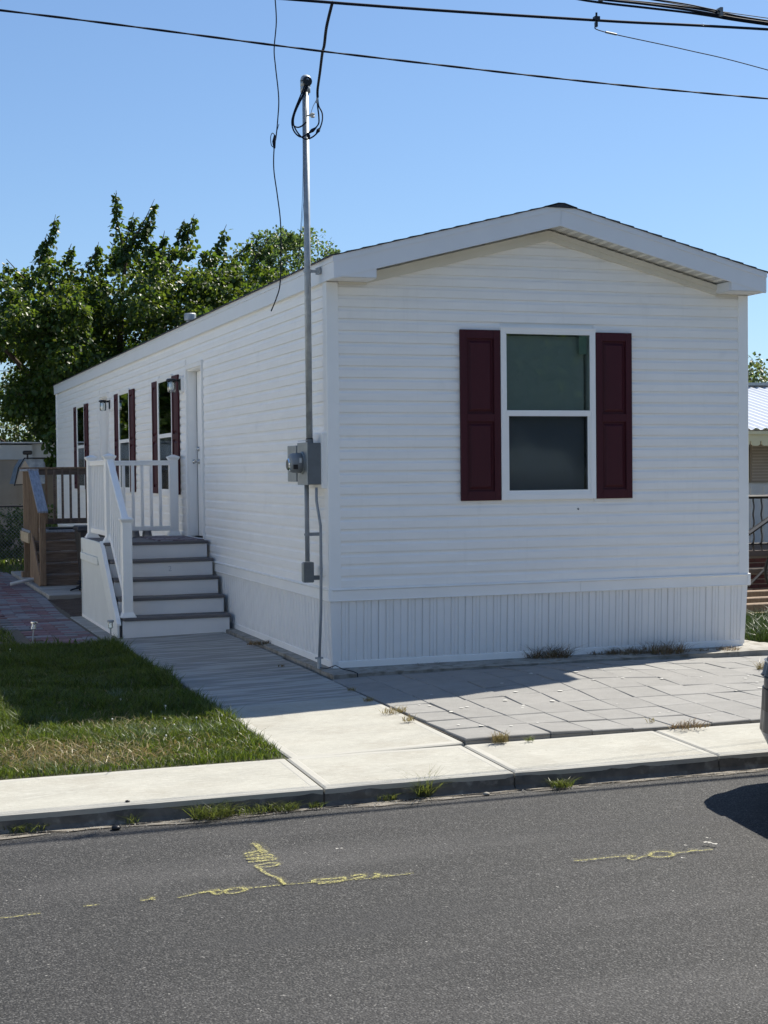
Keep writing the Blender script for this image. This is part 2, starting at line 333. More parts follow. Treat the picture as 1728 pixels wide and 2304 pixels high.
# road with dense verts not needed
ASPH = mat('asphalt', (0.0225, 0.0220, 0.0213), 0.82, var=0.10, vscale=0.9, bump=1.0, bscale=70, detail=5, bdist=0.004)
n = ASPH.node_tree; L = n.links; b = n.nodes['Principled BSDF']
tc = n.nodes.new('ShaderNodeTexCoord')
vo = n.nodes.new('ShaderNodeTexVoronoi'); vo.inputs['Scale'].default_value = 92; L.new(tc.outputs['Object'], vo.inputs[0])
cr = n.nodes.new('ShaderNodeValToRGB'); e = cr.color_ramp.elements; e[0].position = 0.0; e[0].color = (0.30, 0.30, 0.31, 1); e[1].position = 1.0; e[1].color = (3.8, 3.75, 3.6, 1)
for ps, c in ((0.40, 0.60), (0.70, 0.95), (0.90, 1.75), (0.96, 2.4)):
    q = e.new(ps); q.color = (c, c, c * 0.99, 1)
sep = n.nodes.new('ShaderNodeSeparateColor'); L.new(vo.outputs['Color'], sep.inputs[0]); L.new(sep.outputs[0], cr.inputs[0])
dk = n.nodes.new('ShaderNodeMapRange'); dk.inputs[1].default_value = 0.25; dk.inputs[2].default_value = 0.75; dk.inputs[3].default_value = 1.1; dk.inputs[4].default_value = 0.45; L.new(vo.outputs['Distance'], dk.inputs[0])
mx = n.nodes.new('ShaderNodeMix'); mx.data_type = 'RGBA'; mx.blend_type = 'MULTIPLY'; mx.inputs[0].default_value = 1
L.new(b.inputs['Base Color'].links[0].from_socket, mx.inputs[6]); L.new(cr.outputs[0], mx.inputs[7])
vm = n.nodes.new('ShaderNodeVectorMath'); vm.operation = 'SCALE'; L.new(mx.outputs[2], vm.inputs[0]); L.new(dk.outputs[0], vm.inputs['Scale'])
L.new(vm.outputs[0], b.inputs['Base Color'])
bp2 = n.nodes.new('ShaderNodeBump'); bp2.inputs['Strength'].default_value = 0.9; bp2.inputs['Distance'].default_value = 0.004; bp2.invert = True
L.new(vo.outputs['Distance'], bp2.inputs['Height']); L.new(b.inputs['Normal'].links[0].from_socket, bp2.inputs['Normal']); L.new(bp2.outputs[0], b.inputs['Normal'])
add_layer(ASPH, (0.115, 0.110, 0.108), 1.3, 0.52, 0.78, 0.30, stretch=(0.2, 1.2, 1))
add_layer(ASPH, (0.118, 0.115, 0.111), 120, 0.57, 0.62, 0.75)
add_layer(ASPH, (0.010, 0.010, 0.011), 80, 0.58, 0.66, 0.75)
add_layer(ASPH, (0.30, 0.29, 0.27), 48, 0.71, 0.74, 0.9)
add_layer(ASPH, (0.018, 0.018, 0.019), 1.6, 0.56, 0.72, 0.5, stretch=(0.3, 1.6, 1))
g = G().box(-300, 300, -14.0, -4.05, -0.33, RZ); mesh('road', g, ASPH, kind='structure')
# gutter grit
GRIT = mat('gutter_grit', (0.15, 0.135, 0.115), 0.95, col2=(0.30, 0.27, 0.225), vscale=130, bump=1, bscale=180); alpha_noise(GRIT, 16, 0.38, 0.62, (0.4, 2.2, 1))
g = G(); n_ = 160
for i in range(n_ + 1):
    x = -6 + i * 12 / n_; w = 0.10 + 0.07 * noise.noise(Vector((x * 1.7, 3, 0)))
    g.v += [(x, -4.16, RZ + 0.012), (x, -4.17 - w, RZ + 0.006)]
for i in range(n_): g.f.append((2 * i, 2 * i + 1, 2 * i + 3, 2 * i + 2))
mesh('gutter_grit', g, GRIT, kind='stuff')
tag(bpy.data.objects['gutter_grit'], 'pale sandy grit lying along the foot of the kerb', 'grit')

# ------------------------------------------------------------------ sidewalk flags with integral kerb
sw = bpy.data.objects.new('sidewalk', None); COL.objects.link(sw); sw['kind'] = 'structure'; WL[sw.name] = Vector((0, 0, 0))
joints = [-7.6, -6.1, -4.55, -2.95 + 0.0, -1.345, -0.145, 1.27, 2.8, 4.3, 5.8, 7.3]
joints = [-7.7, -6.3, -4.8, -3.28, -1.345, -0.145, 1.27, 2.8, 4.3, 5.8, 7.3]
def slab_with_groove(name, x0, x1, y0, y1, zf, m, parent, gap=0.006, rim=0.055, th=0.20, lip=0.012):
    """flag with a rounded edge and a tooled groove frame; zf(x,y) height"""
    g = G(); r1 = rim; r2 = rim + 0.007
    X = [x0 + gap, x0 + gap + lip, x0 + r1, x0 + r2, x1 - r2, x1 - r1, x1 - gap - lip, x1 - gap]
    Y = [y0, y0 + lip, y0 + r1 + .01, y0 + r2 + .01, y1 - r2, y1 - r1, y1 - lip, y1]
    # subdivide inner
    Xi = X[:4] + [X[3] + (X[4] - X[3]) * k / 5 for k in range(1, 5)] + X[4:]
    Yi = Y[:4] + [Y[3] + (Y[4] - Y[3]) * k / 3 for k in range(1, 3)] + Y[4:]
    for y in Yi:
        for x in Xi:
            d = 0
            if x in (X[0], X[7]) or y in (Y[0], Y[7]): d = -0.007
            elif (X[3] <= x <= X[4]) and (Y[3] <= y <= Y[4]): d = -0.002
            w = 0.004 * noise.noise(Vector((x * 3, y * 3, 1)))
            yy = y + (0.010 * noise.noise(Vector((x * 5, 9, 1))) if y == Y[0] else 0)
            g.v.append((x, yy, zf(x, y) + d + w * 0.4))
    nx = len(Xi); ny = len(Yi)
    for j in range(ny - 1):
        for i in range(nx - 1): g.f.append((j * nx + i, j * nx + i + 1, (j + 1) * nx + i + 1, (j + 1) * nx + i))
    # skirt
    per = [i for i in range(nx)] + [j * nx + nx - 1 for j in range(1, ny)] + [(ny - 1) * nx + i for i in range(nx - 2, -1, -1)] + [j * nx for j in range(ny - 2, 0, -1)]
    base = len(g.v)
    for k in per:
        v = g.v[k]; g.v.append((v[0], v[1] + (0.005 if k < nx else 0), v[2] - th))
    m_ = len(per)
    for k in range(m_): g.f.append((per[k], base + k, base + (k + 1) % m_, per[(k + 1) % m_]))
    o = mesh(name, g, m, parent)
    inn = {'concrete_light': CONC2, 'concrete_broomed_shaded': CONCW}[m.name.split('.')[0]]; o.data.materials.append(inn)
    for p_ in o.data.polygons:
        c = p_.center + WL[o.name]
        if X[3] < c.x < X[4] and Y[3] < c.y < Y[4] and p_.normal.z > .5: p_.material_index = 1
    return o
for i in range(len(joints) - 1):
    slab_with_groove('paving_slab', joints[i], joints[i + 1], -4.17, -3.345, lambda x, y: -0.085 + 0.03 * (y + 3.345), CONC, sw, th=0.03)
# kerb body under the slabs: own weathered face
kb = bpy.data.objects.new('kerb', None); COL.objects.link(kb); kb['kind'] = 'structure'; WL[kb.name] = Vector((0, 0, 0))
for i in range(len(joints) - 1):
    g = G(); x0, x1 = joints[i] + 0.004, joints[i + 1] - 0.004; K = 26; rows = [-0.135, -0.155, -0.19, -0.215, -0.24]
    for r_, z in enumerate(rows):
        for k in range(K + 1):
            x = x0 + (x1 - x0) * k / K
            y = -4.163 - 0.004 * r_ + 0.007 * noise.noise(Vector((x * 6, z * 40, 2))) + (0 if r_ < 3 else -0.012)
            g.v.append((x, y, z))
    for r_ in range(len(rows) - 1):
        for k in range(K): a = r_ * (K + 1) + k; g.f.append((a, a + K + 1, a + K + 2, a + 1))
    g.box(x0, x1, -4.150, -3.35, -0.25, -0.137)
    mesh('kerb_stone', g, CURB, kb)

# ------------------------------------------------------------------ walkway
wk = bpy.data.objects.new('walkway', None); COL.objects.link(wk); wk['kind'] = 'structure'; WL[wk.name] = Vector((0, 0, 0))
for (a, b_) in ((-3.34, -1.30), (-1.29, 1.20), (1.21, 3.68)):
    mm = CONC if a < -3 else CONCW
    slab_with_groove('walkway_slab', -1.31, -0.125 if a < -1.2 else -0.10, a, b_, walk_z, CONCW if a > -3 else CONC, wk, rim=0.06, th=0.12)  # sunlit slab gets light concrete, the others the shade-darkened copy
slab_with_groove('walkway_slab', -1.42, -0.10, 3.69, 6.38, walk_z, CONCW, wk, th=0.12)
# ------------------------------------------------------------------ house footing
ft = bpy.data.objects.new('house_footing', None); COL.objects.link(ft); ft['kind'] = 'structure'; WL[ft.name] = Vector((0, 0, 0))
for (x0, x1, y0, y1) in ((-0.10, 2.2, -0.36, 0.2), (2.207, 4.5, -0.33, 0.2), (-0.09, 0.3, 0.2, 6.5), (-0.09, 0.3, 6.51, 19.3), (3.9, 4.45, 0.2, 19.3)):
    g = G(); K = 24; lx = x1 - x0; ly = y1 - y0
    nxx = max(2, int(lx * 8)); nyy = max(2, int(ly * 6))
    for j in range(nyy + 1):
        for i in range(nxx + 1):
            x = x0 + lx * i / nxx; y = y0 + ly * j / nyy; e_ = 0.012 * noise.noise(Vector((x * 7, y * 7, 4)))
            z = 0.0 + 0.003 * noise.noise(Vector((x * 5, y * 5, 1)))
            edge = (i == 0 or j == 0 or i == nxx)
            g.v.append((x + (e_ if i in (0,) else 0), y + (e_ if j == 0 else 0), z - (0.006 if edge else 0)))
    for j in range(nyy):
        for i in range(nxx): a = j * (nxx + 1) + i; g.f.append((a, a + 1, a + nxx + 2, a + nxx + 1))
    g.box(x0 + .003, x1 - .003, y0 + .003, y1 - .003, -0.2, -0.008)
    mesh('footing_slab', g, SLABM, ft)

# ------------------------------------------------------------------ paver driveway
dv = bpy.data.objects.new('paver_driveway', None); COL.objects.link(dv); dv['kind'] = 'structure'; WL[dv.name] = Vector((0, 0, 0))
g = G(); NX, NY = 40, 20
for j in range(NY + 1):
    for i in range(NX + 1):
        x = -0.135 + 6.6 * i / NX; y = -3.343 + 2.985 * j / NY; g.v.append((x, y, pav_z(x, y) - 0.016))
for j in range(NY):
    for i in range(NX): a = j * (NX + 1) + i; g.f.append((a, a + 1, a + NX + 2, a + NX + 1))
mesh('joint_sand', g, SAND, dv)
pv = []
R_ = random.Random(5)
rows = 8; ph = 2.97 / rows
for r_ in range(rows):
    for c in range(21):
        x0 = -0.122 + c * 0.308 + 0.012 * math.sin(r_ * 0.45 + c * .13); y0 = -3.338 + r_ * ph + 0.015 * math.sin(c * 0.5 + r_ * .3)
        if r_ == 0: y0 = -3.338
        x1 = x0 + 0.303; y1 = y0 + ph - 0.006
        if y1 > -0.372: y1 = -0.372
        if c == 0: x0 = max(x0, -0.124)
        cx, cy = (x0 + x1) / 2, (y0 + y1) / 2; t = R_.uniform(-.0025, .0025); tx = R_.gauss(0, .012); ty = R_.gauss(0, .009); rot = R_.gauss(0, .003)
        cs, sn = math.cos(rot), math.sin(rot)
        def pt(x, y, dz, sh=0):
            x = cx + (x - cx) * (1 - sh); y = cy + (y - cy) * (1 - sh)
            xx = cx + (x - cx) * cs - (y - cy) * sn; yy = cy + (x - cx) * sn + (y - cy) * cs
            return (xx, yy, pav_z(x, y) + t + tx * (x - cx) + ty * (y - cy) + dz)
        C = [(x0, y0), (x1, y0), (x1, y1), (x0, y1)]
        g = G().add([pt(*c_, -0.05) for c_ in C] + [pt(*c_, -0.005) for c_ in C] + [pt(*c_, 0, 0.03) for c_ in C],
                    [(0, 1, 5, 4), (1, 2, 6, 5), (2, 3, 7, 6), (3, 0, 4, 7), (4, 5, 9, 8), (5, 6, 10, 9), (6, 7, 11, 10), (7, 4, 8, 11), (8, 9, 10, 11)])
        mesh('paver', g, PAVER, dv)
SPOT = mat('droppings_spots', (0.55, 0.54, 0.50), 0.9)
g = G()
for k in range(46):
    x = R_.uniform(0, 3.6); y = R_.uniform(-3.2, -0.9); r = R_.uniform(.006, .022); z = pav_z(x, y) + .006; nn = 7
    vs = [(x + r * math.cos(a_ * 6.283 / nn) * R_.uniform(.6, 1.4), y + r * math.sin(a_ * 6.283 / nn) * R_.uniform(.6, 1.4), z) for a_ in range(nn)]
    g.add(vs, [tuple(range(nn))])
o = mesh('droppings_spots', g, SPOT, dv, kind='stuff')

# ------------------------------------------------------------------ brick path
bpz = -0.055
pth = bpy.data.objects.new('brick_path', None); COL.objects.link(pth); pth['kind'] = 'structure'; WL[pth.name] = Vector((0, 0, 0))
g = G().box(-2.75, -1.36, 3.42, 15.6, -0.12, bpz - 0.012); mesh('joint_sand', g, SAND, pth)
bw, bd = 0.278, 0.136
g0 = G().add([(-bw / 2, -bd / 2, -.05), (bw / 2, -bd / 2, -.05), (bw / 2, bd / 2, -.05), (-bw / 2, bd / 2, -.05), (-bw / 2, -bd / 2, -.006), (bw / 2, -bd / 2, -.006), (bw / 2, bd / 2, -.006), (-bw / 2, bd / 2, -.006),
               (-bw / 2 + .006, -bd / 2 + .006, 0), (bw / 2 - .006, -bd / 2 + .006, 0), (bw / 2 - .006, bd / 2 - .006, 0), (-bw / 2 + .006, bd / 2 - .006, 0)],
              [(0, 1, 5, 4), (1, 2, 6, 5), (2, 3, 7, 6), (3, 0, 4, 7), (4, 5, 9, 8), (5, 6, 10, 9), (6, 7, 11, 10), (7, 4, 8, 11), (8, 9, 10, 11)])
def mk(gg, nm, m):
    me = bpy.data.meshes.new(nm); me.from_pydata(gg.v, [], gg.f); me.materials.append(m); me.update(); return me
mR = mk(g0, 'brick_red', BRED); mG = mk(g0, 'brick_grey', BGREY)
cnt = 0; y = 3.52; r_ = 0; far = G()
def path_edges(y):
    l = -2.30 if y < 5 else -2.30 - 0.08 * (y - 5)
    if y > 9: l = -2.6
    rr = -1.46 if y < 7 else (-1.46 + 0.04 * (y - 7))
    if y > 9.2: rr = -1.36
    return max(l, -2.72), rr
while y < 15.5:
    l, rr = path_edges(y); x = rr - (0.0 if r_ % 2 == 0 else -0.14)
    while x - bw > l:
        cx = x - bw / 2
        red = (R_.random() < 0.52) if R_.random() < .35 else ((r_ + int(cx * 3.4)) % 2 == 0)
        if cx + bw / 2 < rr + 0.02:
            if cnt < 298:
                o = inst('brick', mR if red else mG, pth, (cx + R_.uniform(-.003, .003), y, bpz + R_.uniform(-.004, .004)), (R_.gauss(0, .008), R_.gauss(0, .006), R_.gauss(0, .012)))
                cnt += 1
            else:
                far.add([(v[0] + cx, v[1] + y, v[2] + bpz) for v in g0.v], g0.f)
        elif rr - (cx - bw / 2) > .1:
            if cnt < 298:
                inst('brick', mR if red else mG, pth, ((cx - bw / 2 + rr) / 2, y, bpz), (0, 0, 0), ((rr - cx + bw / 2) / bw, 1, 1)); cnt += 1
        x -= bw + 0.005
    y += bd + 0.006; r_ += 1
if far.v: mesh('far_bricks', far, BGREY, pth, kind='stuff')

# mulch bed and concrete pad
g = G(); NX, NY = 14, 32
for j in range(NY + 1):
    for i in range(NX + 1):
        x = -1.38 + 1.30 * i / NX; y = 6.38 + 2.9 * j / NY; g.v.append((x, y, -0.07 + 0.025 * noise.noise(Vector((x * 4, y * 4, 0))) + .012 * noise.noise(Vector((x * 17, y * 17, 0)))))
for j in range(NY):
    for i in range(NX): a = j * (NX + 1) + i; g.f.append((a, a + 1, a + NX + 2, a + NX + 1))
mesh('mulch_bed', g, MULCH, kind='structure')
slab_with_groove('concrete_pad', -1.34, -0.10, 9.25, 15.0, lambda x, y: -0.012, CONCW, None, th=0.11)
bpy.data.objects['concrete_pad']['kind'] = 'structure'

# ==================================================================== HOUSE
HW, HL = 4.16, 18.9; ZS, ZT = 0.70, 3.345; CH = 0.1016
H = thing('mobile_home', 'long white vinyl sided mobile home with maroon shutters and gabled end facing the street', 'mobile home', (2.08, 9.4, 0))
SL = (4.065 - 3.53) / 2.12
def roofz(x): return 4.065 - SL * abs(x - 2.08)
# openings on the side (y0,y1,z0,z1)
WINS = [(6.78, 7.68, 1.46, 2.93), (10.02, 10.92, 1.46, 2.93), (14.78, 15.68, 1.46, 2.93)]
DOORS = [(5.03, 5.90, 0.93, 2.98), (12.12, 12.98, 0.93, 2.98)]
FWIN = (1.65, 2.505, 1.483, 2.945)
def wall_boxes(g, axis, s0, s1, z0, z1, ops, d0, d1):
    """solid wall with rectangular holes"""
    cuts = sorted(set([s0, s1] + [o_[0] for o_ in ops] + [o_[1] for o_ in ops]))
    for a, b_ in zip(cuts[:-1], cuts[1:]):
        mid = (a + b_) / 2; hz = [(o_[2], o_[3]) for o_ in ops if o_[0] <= mid <= o_[1]]
        segs = [(z0, z1)] if not hz else [(z0, hz[0][0]), (hz[0][1], z1)]
        for (p_, q_) in segs:
            if q_ - p_ < 1e-4: continue
            if axis == 0: g.box(d0, d1, a, b_, p_, q_)
            else: g.box(a, b_, d0, d1, p_, q_)
g = G(); wall_boxes(g, 1, 0.0, HW, 0.6, ZT, [FWIN], 0.002, 0.10)
g.prism([(0, ZT + .001), (HW, ZT + .001), (HW, roofz(HW) - 0.03), (2.08, 4.02), (0, roofz(0) - 0.03)], 1, 0.002, 0.10)
fwall = mesh('front_wall', g, TRIM, H)
g = G(); wall_boxes(g, 0, 0.102, HL, 0.6, ZT + .1, WINS + DOORS, 0.002, 0.12)
swall = mesh('side_wall', g, TRIM, H)
g = G().box(HW - .10, HW - .002, .102, HL, .6, ZT + .1); rwall = mesh('side_wall', g, TRIM, H)
g = G().box(0.12, HW - .1, HL - .1, HL, .6, ZT + .1); g.prism([(0, ZT + .101), (HW, ZT + .101), (2.08, 4.02)], 1, HL - .1, HL); bwall = mesh('back_wall', g, TRIM, H)
mesh('interior_floor', G().box(0.12, HW - .1, .1, HL - .1, .6, .9), INTER, H)
mesh('interior_partition', G().box(0.12, HW - .1, 4.2, 4.3, .9, 3.3), INTER, H)
def board(axis, s0, s1, z0, h, parent, sign=-1):
    prof = [(0.0, z0 - .0015), (0.0130, z0 - .0015), (0.0150, z0 + .002), (0.0152, z0 + .060), (0.0140, z0 + .0655), (0.0100, z0 + .0705), (0.0062, z0 + .0765), (0.0040, z0 + .086), (0.0034, z0 + h - .003), (0.0, z0 + h - .003)]
    if axis == 0: prof = [(o_ * .8, z) for o_, z in prof]
    g = G()
    if axis == 1: g.prism([(o_ * sign, z) for o_, z in prof], 0, s0, s1)       # along x, plane y=0
    else: g.prism([(o_ * sign if sign < 0 else HW + o_, z) for o_, z in prof], 1, s0, s1)
    return mesh('siding_board', g, VINYL, parent)
nb = 0; R3 = random.Random(8)
# front boards (rect part + gable)
k = 0; z = ZS
while z < 4.0:
    lo, hi = 0.085, HW - 0.085
    if z + CH > 3.37:
        t = (z - 3.36 + .02) / (3.79 - 3.36)
        if z > 3.78: break
        lo = max(lo, 2.08 - (3.80 - z) / SL + 0.0); hi = min(hi, 2.08 + (3.80 - z) / SL)
    holes = []
    if z + CH > FWIN[2] - .04 and z < FWIN[3] + .04: holes = [(FWIN[0] - .04, FWIN[1] + .04)]
    segs = [(lo, hi)] if not holes else [(lo, holes[0][0]), (holes[0][1], hi)]
    for a, b_ in segs: board(1, a, b_, z, CH, fwall)
    z += CH
z = ZS
while z < 3.36:
    ivs = []
    for w_ in WINS:
        if z + CH > w_[2] - .045 and z < w_[3] + .045: ivs.append((w_[0] - .05, w_[1] + .05))
    for d_ in DOORS:
        if z + CH > d_[2] - .01 and z < d_[3] + .07: ivs.append((d_[0] - .07, d_[1] + .07))
    ivs.sort(); cur = 0.085; 
    # vinyl boards overlap at staggered end joints
    for a, b_ in ivs + [(HL - .085, 0)]:
        e_ = a if (a, b_) != (HL - .085, 0) else HL - .085
        while e_ - cur > 4.2:
            sj = cur + R3.uniform(2.2, 3.7); board(0, cur, sj, z, CH, swall); cur = sj + .0015
        if e_ - cur > .02: board(0, cur, e_, z, CH, swall)
        cur = b_
    board(0, 0.085, HL - .085, z, CH, rwall, sign=1)
    z += CH
# corner posts
for (x0, x1, y0, y1) in ((-.022, .085, -.022, .085), (HW - .085, HW + .022, -.022, .085), (-.022, .085, HL - .085, HL + .022), (HW - .085, HW + .022, HL - .085, HL + .022)):
    mesh('corner_post', G().box(x0, x1, y0, y1, ZS - .004, 3.345), TRIM, H, bevel=0.003)
# skirting: flared band, ribbed panels, bottom track
g = G()
bandp = [(0.0, .700), (.030, .694), (.034, .684), (.024, .678), (.020, .672), (.020, .592), (.026, .588), (.024, .583), (0.0, .583)]
g.prism([(-o_, z) for o_, z in bandp], 0, -0.0, 2.39); g.prism([(-o_ - .001, z) for o_, z in bandp], 0, 2.392, HW + .0)
o = mesh('skirt_band', g, TRIM, H)
g = G(); g.prism([(-o_, z) for o_, z in bandp], 1, 0.0, HL); mesh('skirt_band', g, TRIM, H)
g = G(); g.prism([(HW + o_, z) for o_, z in bandp], 1, 0.0, HL); mesh('skirt_band', g, TRIM, H)
g = G(); g.box(-.034, 0, -.034, 0, .583, .697); g.box(HW, HW + .034, -.034, 0, .583, .697); mesh('skirt_band_corner', g, TRIM, H, bevel=0.004)
sk = mesh('skirting', G().box(0.055, HW - .055, 0.055, .06, 0, .6).box(0.055, .06, 0.06, HL, 0, .6).box(HW - .06, HW - .055, 0.06, HL, 0, .6), TRIM, H)
def skirt_panel(axis, s, w, vented=False):
    g = G(); ribs = 6 if axis == 1 else 4; p_ = w / ribs; pts = []
    for i in range(ribs):
        a = s + i * p_
        if axis == 0: pts += [(a, .004), (a + p_ * .03, .0115), (a + p_ * .36, .0125), (a + p_ * .40, .0085), (a + p_ * .44, .0125), (a + p_ * .74, .012), (a + p_ * .80, .004), (a + p_ * .98, .0035)]
        elif i % 3 != 1: pts += [(a, 0.004), (a + p_ * .09, .0125), (a + p_ * .84, .0135), (a + p_ * .91, .0045), (a + p_ * .97, .0035)]
        else: pts += [(a, 0.000), (a + p_ * .10, .012), (a + p_ * .40, .013), (a + p_ * .46, .008), (a + p_ * .52, .013), (a + p_ * .88, .014), (a + p_ * .95, .001)]
    pts.append((s + w - .001, 0.0))
    z0, z1 = .02, .60; n_ = len(pts)
    for (zz, inn) in ((z0, 0.026), (z1, 0.004)):
        for a, d in pts:
            base = 0.006 + inn
            g.v.append((a, base - d, zz) if axis == 1 else (base - d, a, zz))
    for i in range(n_ - 1):
        f = (i, i + 1, n_ + i + 1, n_ + i); g.f.append(f if axis == 1 else f[::-1])
    return mesh('skirting_panel', g, SKIRT, sk)
g = G()
for (cx, sgn) in ((0, 1), (HW, -1)):
    t0 = [(cx + sgn * -.012, -.012), (cx + sgn * .045, -.012), (cx + sgn * .045, .045), (cx + sgn * -.012, .045)]; b0 = [(cx + sgn * .012, .012), (cx + sgn * .065, .012), (cx + sgn * .065, .065), (cx + sgn * .012, .065)]
    if sgn < 0: t0 = t0[::-1]; b0 = b0[::-1]
    g = G().hexa([(*q, .02) for q in b0], [(*q, .59) for q in t0]); mesh('skirting_corner', g, SKIRT, sk)
w = (HW - .05) / 10
for i in range(10): skirt_panel(1, .025 + i * w, w)
for i in range(47): skirt_panel(0, .03 + i * .4, .4)
g = G(); tr = [(0.012, -.001), (0.012, .055), (.016, .058), (.022, .060), (.035, .060), (.035, -.001)]
g.prism([(q[0] + .0, q[1]) for q in tr], 0, .012, 1.19); g.prism([(q[0] + .001, q[1]) for q in tr], 0, 1.192, 4.135)
g.prism([(q[0] + .0, q[1]) for q in tr], 1, .0125, HL)
mesh('bottom_track', g, TRIM, sk)

# roof: fascia, soffit, shingles
YF, YB = -.30, HL + .12
XL, XR = -.035, 4.195
g = G(); th = 0.022
def rake(side):
    g = G(); xe = XL if side < 0 else XR; a = sorted([xe, 2.08])
    pz = lambda x, d: roofz(x) - d
    poly = [(a[0], pz(a[0], .192)), (a[1], pz(a[1], .192)), (a[1], pz(a[1], .052)), (a[0], pz(a[0], .052))]
    g.prism(poly, 1, YF, YF + th)
    poly = [(a[0], pz(a[0], .052)), (a[1], pz(a[1], .052)), (a[1], pz(a[1], .0)), (a[0], pz(a[0], .0))]
    g.prism(poly, 1, YF - .007, YF + th)
    return mesh('rake_fascia', g, FASC, H)
rake(-1); rake(1)
mesh('ridge_joint', G().box(2.0795, 2.0815, YF - .0085, YF - .004, 3.875, 4.063), FASC, H)
for xe, sg in ((XL, -1), (XR, 1)):
    xa, xb = (xe - .004, xe + .016) if sg < 0 else (xe - .016, xe + .004)
    g = G().box(xa, xb, YF - .004, YB, 3.345, 3.482); g.box(xa - (.007 if sg < 0 else 0), xb + (.007 if sg > 0 else 0), YF - .008, YB, 3.4825, 3.533)
    mesh('eave_fascia', g, FASC, H)
    g = G()
    if sg < 0: g.box(xe + .016, 0.01, .0, YB, 3.350, 3.356)
    else: g.box(HW - .01, xe - .016, .0, YB, 3.350, 3.356)
    mesh('eave_soffit', g, SOFF, H)
    # boxed return
    if sg < 0: X0, X1 = xe + .016, .345
    else: X0, X1 = 3.83, xe - .016
    zt = lambda x: roofz(x) - .185
    g = G().prism([(X0, 3.357), (X1, 3.357), (X1, max(3.36, zt(X1))), (X0, max(3.359, zt(X0)))], 1, YF + .004, YF + .020)
    g.box(X0, X1, YF + .021, -.02, 3.351, 3.356)
    xi = X1 if sg < 0 else X0
    g.prism([(YF + .021, 3.357), (-.016, 3.357), (-.016, zt(xi) + 0), (YF + .021, zt(xi))], 0, xi - .012, xi)
    mesh('eave_return', g, FASC, H)
    g = G(); 
    if sg < 0: g.box(.09, .345, -.028, -.014, 3.330, 3.350)
    else: g.box(3.83, HW - .09, -.028, -.014, 3.330, 3.350)
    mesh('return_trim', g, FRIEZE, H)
# vented soffit panels under both rakes
def soffit(side):
    x = 2.08; step = .1; base = None; i = 0; hold = mesh('soffit', G().prism([(2.08, roofz(2.08) - .165), (.3 if side < 0 else 3.86, roofz(.3) - .165), (.3 if side < 0 else 3.86, roofz(.3) - .16), (2.08, roofz(2.08) - .16)], 1, YF + .03, -.0), SOFF, H)
    while abs(x - 2.08) < 1.74:
        a, b_ = (x, x + side * step); v = i % 2 == 0
        g = G(); ins = .0
        za, zb = roofz(a) - .172, roofz(b_) - .172
        c = a + side * step * .72; zc = roofz(c) - .172; c2 = a + side * step * .80; c3 = a + side * step * .92
        P = [(a, za - .006), (c, zc - .006), (c2, roofz(c2) - .172 + .004), (c3, roofz(c3) - .172 + .004), (b_, zb - .006), (b_, zb + .012), (a, za + .012)]
        if side < 0: P = P[::-1]
        g.prism(P, 1, YF + .0225, -.002)
        o = mesh('soffit_panel', g, SOFF, hold)
        # perforation rows
        g2 = G(); 
        for r1 in range(5):
            for r2 in range(16):
                u = a + side * (step * (.08 + .13 * r1)); yy = YF + .035 + r2 * .0165; zz = roofz(u) - .172 - .0068
                dz = -SL * .008 * side
                g2.add([(u, yy, zz), (u + .007 * side, yy, zz - SL * .007), (u + .007 * side, yy + .009, zz - SL * .007), (u, yy + .009, zz)], [(0, 1, 2, 3)])
        mesh('vent_holes', g2, METERG, hold, kind='stuff')
        x += side * step; i += 1
soffit(1); soffit(-1)
# frieze under the rakes on the wall
for sd in (-1, 1):
    xe = .33 if sd < 0 else 3.83; zt = lambda x: 3.868 - SL * abs(x - 2.08)
    a = sorted([xe, 2.08]); g = G()
    g.prism([(a[0], zt(a[0]) - .088), (a[1], zt(a[1]) - .088), (a[1], zt(a[1]) - .045), (a[0], zt(a[0]) - .045)], 1, -.046, -.0005)
    g.prism([(a[0], zt(a[0]) - .045), (a[1], zt(a[1]) - .045), (a[1], zt(a[1]) - .0), (a[0], zt(a[0]) - .0)], 1, -.060, -.0005)
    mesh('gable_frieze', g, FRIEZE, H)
# roof deck + shingle courses
deck = mesh('roof', G().prism([(XL + .02, roofz(XL + .02) - .045), (2.08, 4.02), (XR - .02, roofz(XR - .02) - .045), (XR, roofz(XR) - .003), (2.08, 4.062), (XL, roofz(XL) - .003)], 1, YF + .02, YB - .02), ROOFM, H)
for sd in (-1, 1):
    n_ = 15; span = 2.135
    for i in range(n_):
        u0 = span - i * span / n_; u1 = span - (i + 1) * span / n_ - .02
        x0 = 2.08 + sd * (u0 + .012); x1 = 2.08 + sd * max(u1, 0)
        P = [(x0, 4.066 - SL * (u0 + .012)), (x0, 4.066 - SL * (u0 + .012) + .013), (x1, 4.066 - SL * max(u1, 0) + .004), (x1, 4.066 - SL * max(u1, 0))]
        if sd < 0: P = P[::-1]
        mesh('shingle_course', G().prism(P, 1, YF - .014 - .003 * (i % 3), YB), ROOFM, deck)
g = G().prism([(2.08 - .15, 4.066 - SL * .15 + .002), (2.08 + .15, 4.066 - SL * .15 + .002), (2.08 + .13, 4.066 - SL * .13 + .012), (2.08 + .03, 4.074), (2.08 - .03, 4.074), (2.08 - .13, 4.066 - SL * .13 + .012)], 1, YF - .02, YB)
mesh('ridge_cap', g, ROOFM, deck)
g = G().lathe([(.12, 3.88), (.09, 3.96), (.065, 3.97), (.065, 4.24), (.095, 4.245), (.10, 4.26), (.10, 4.35), (.085, 4.365)], (1.4, 12.3, 0), n=18)
mesh('roof_vent_pipe', g, GALV, deck, smooth=False)

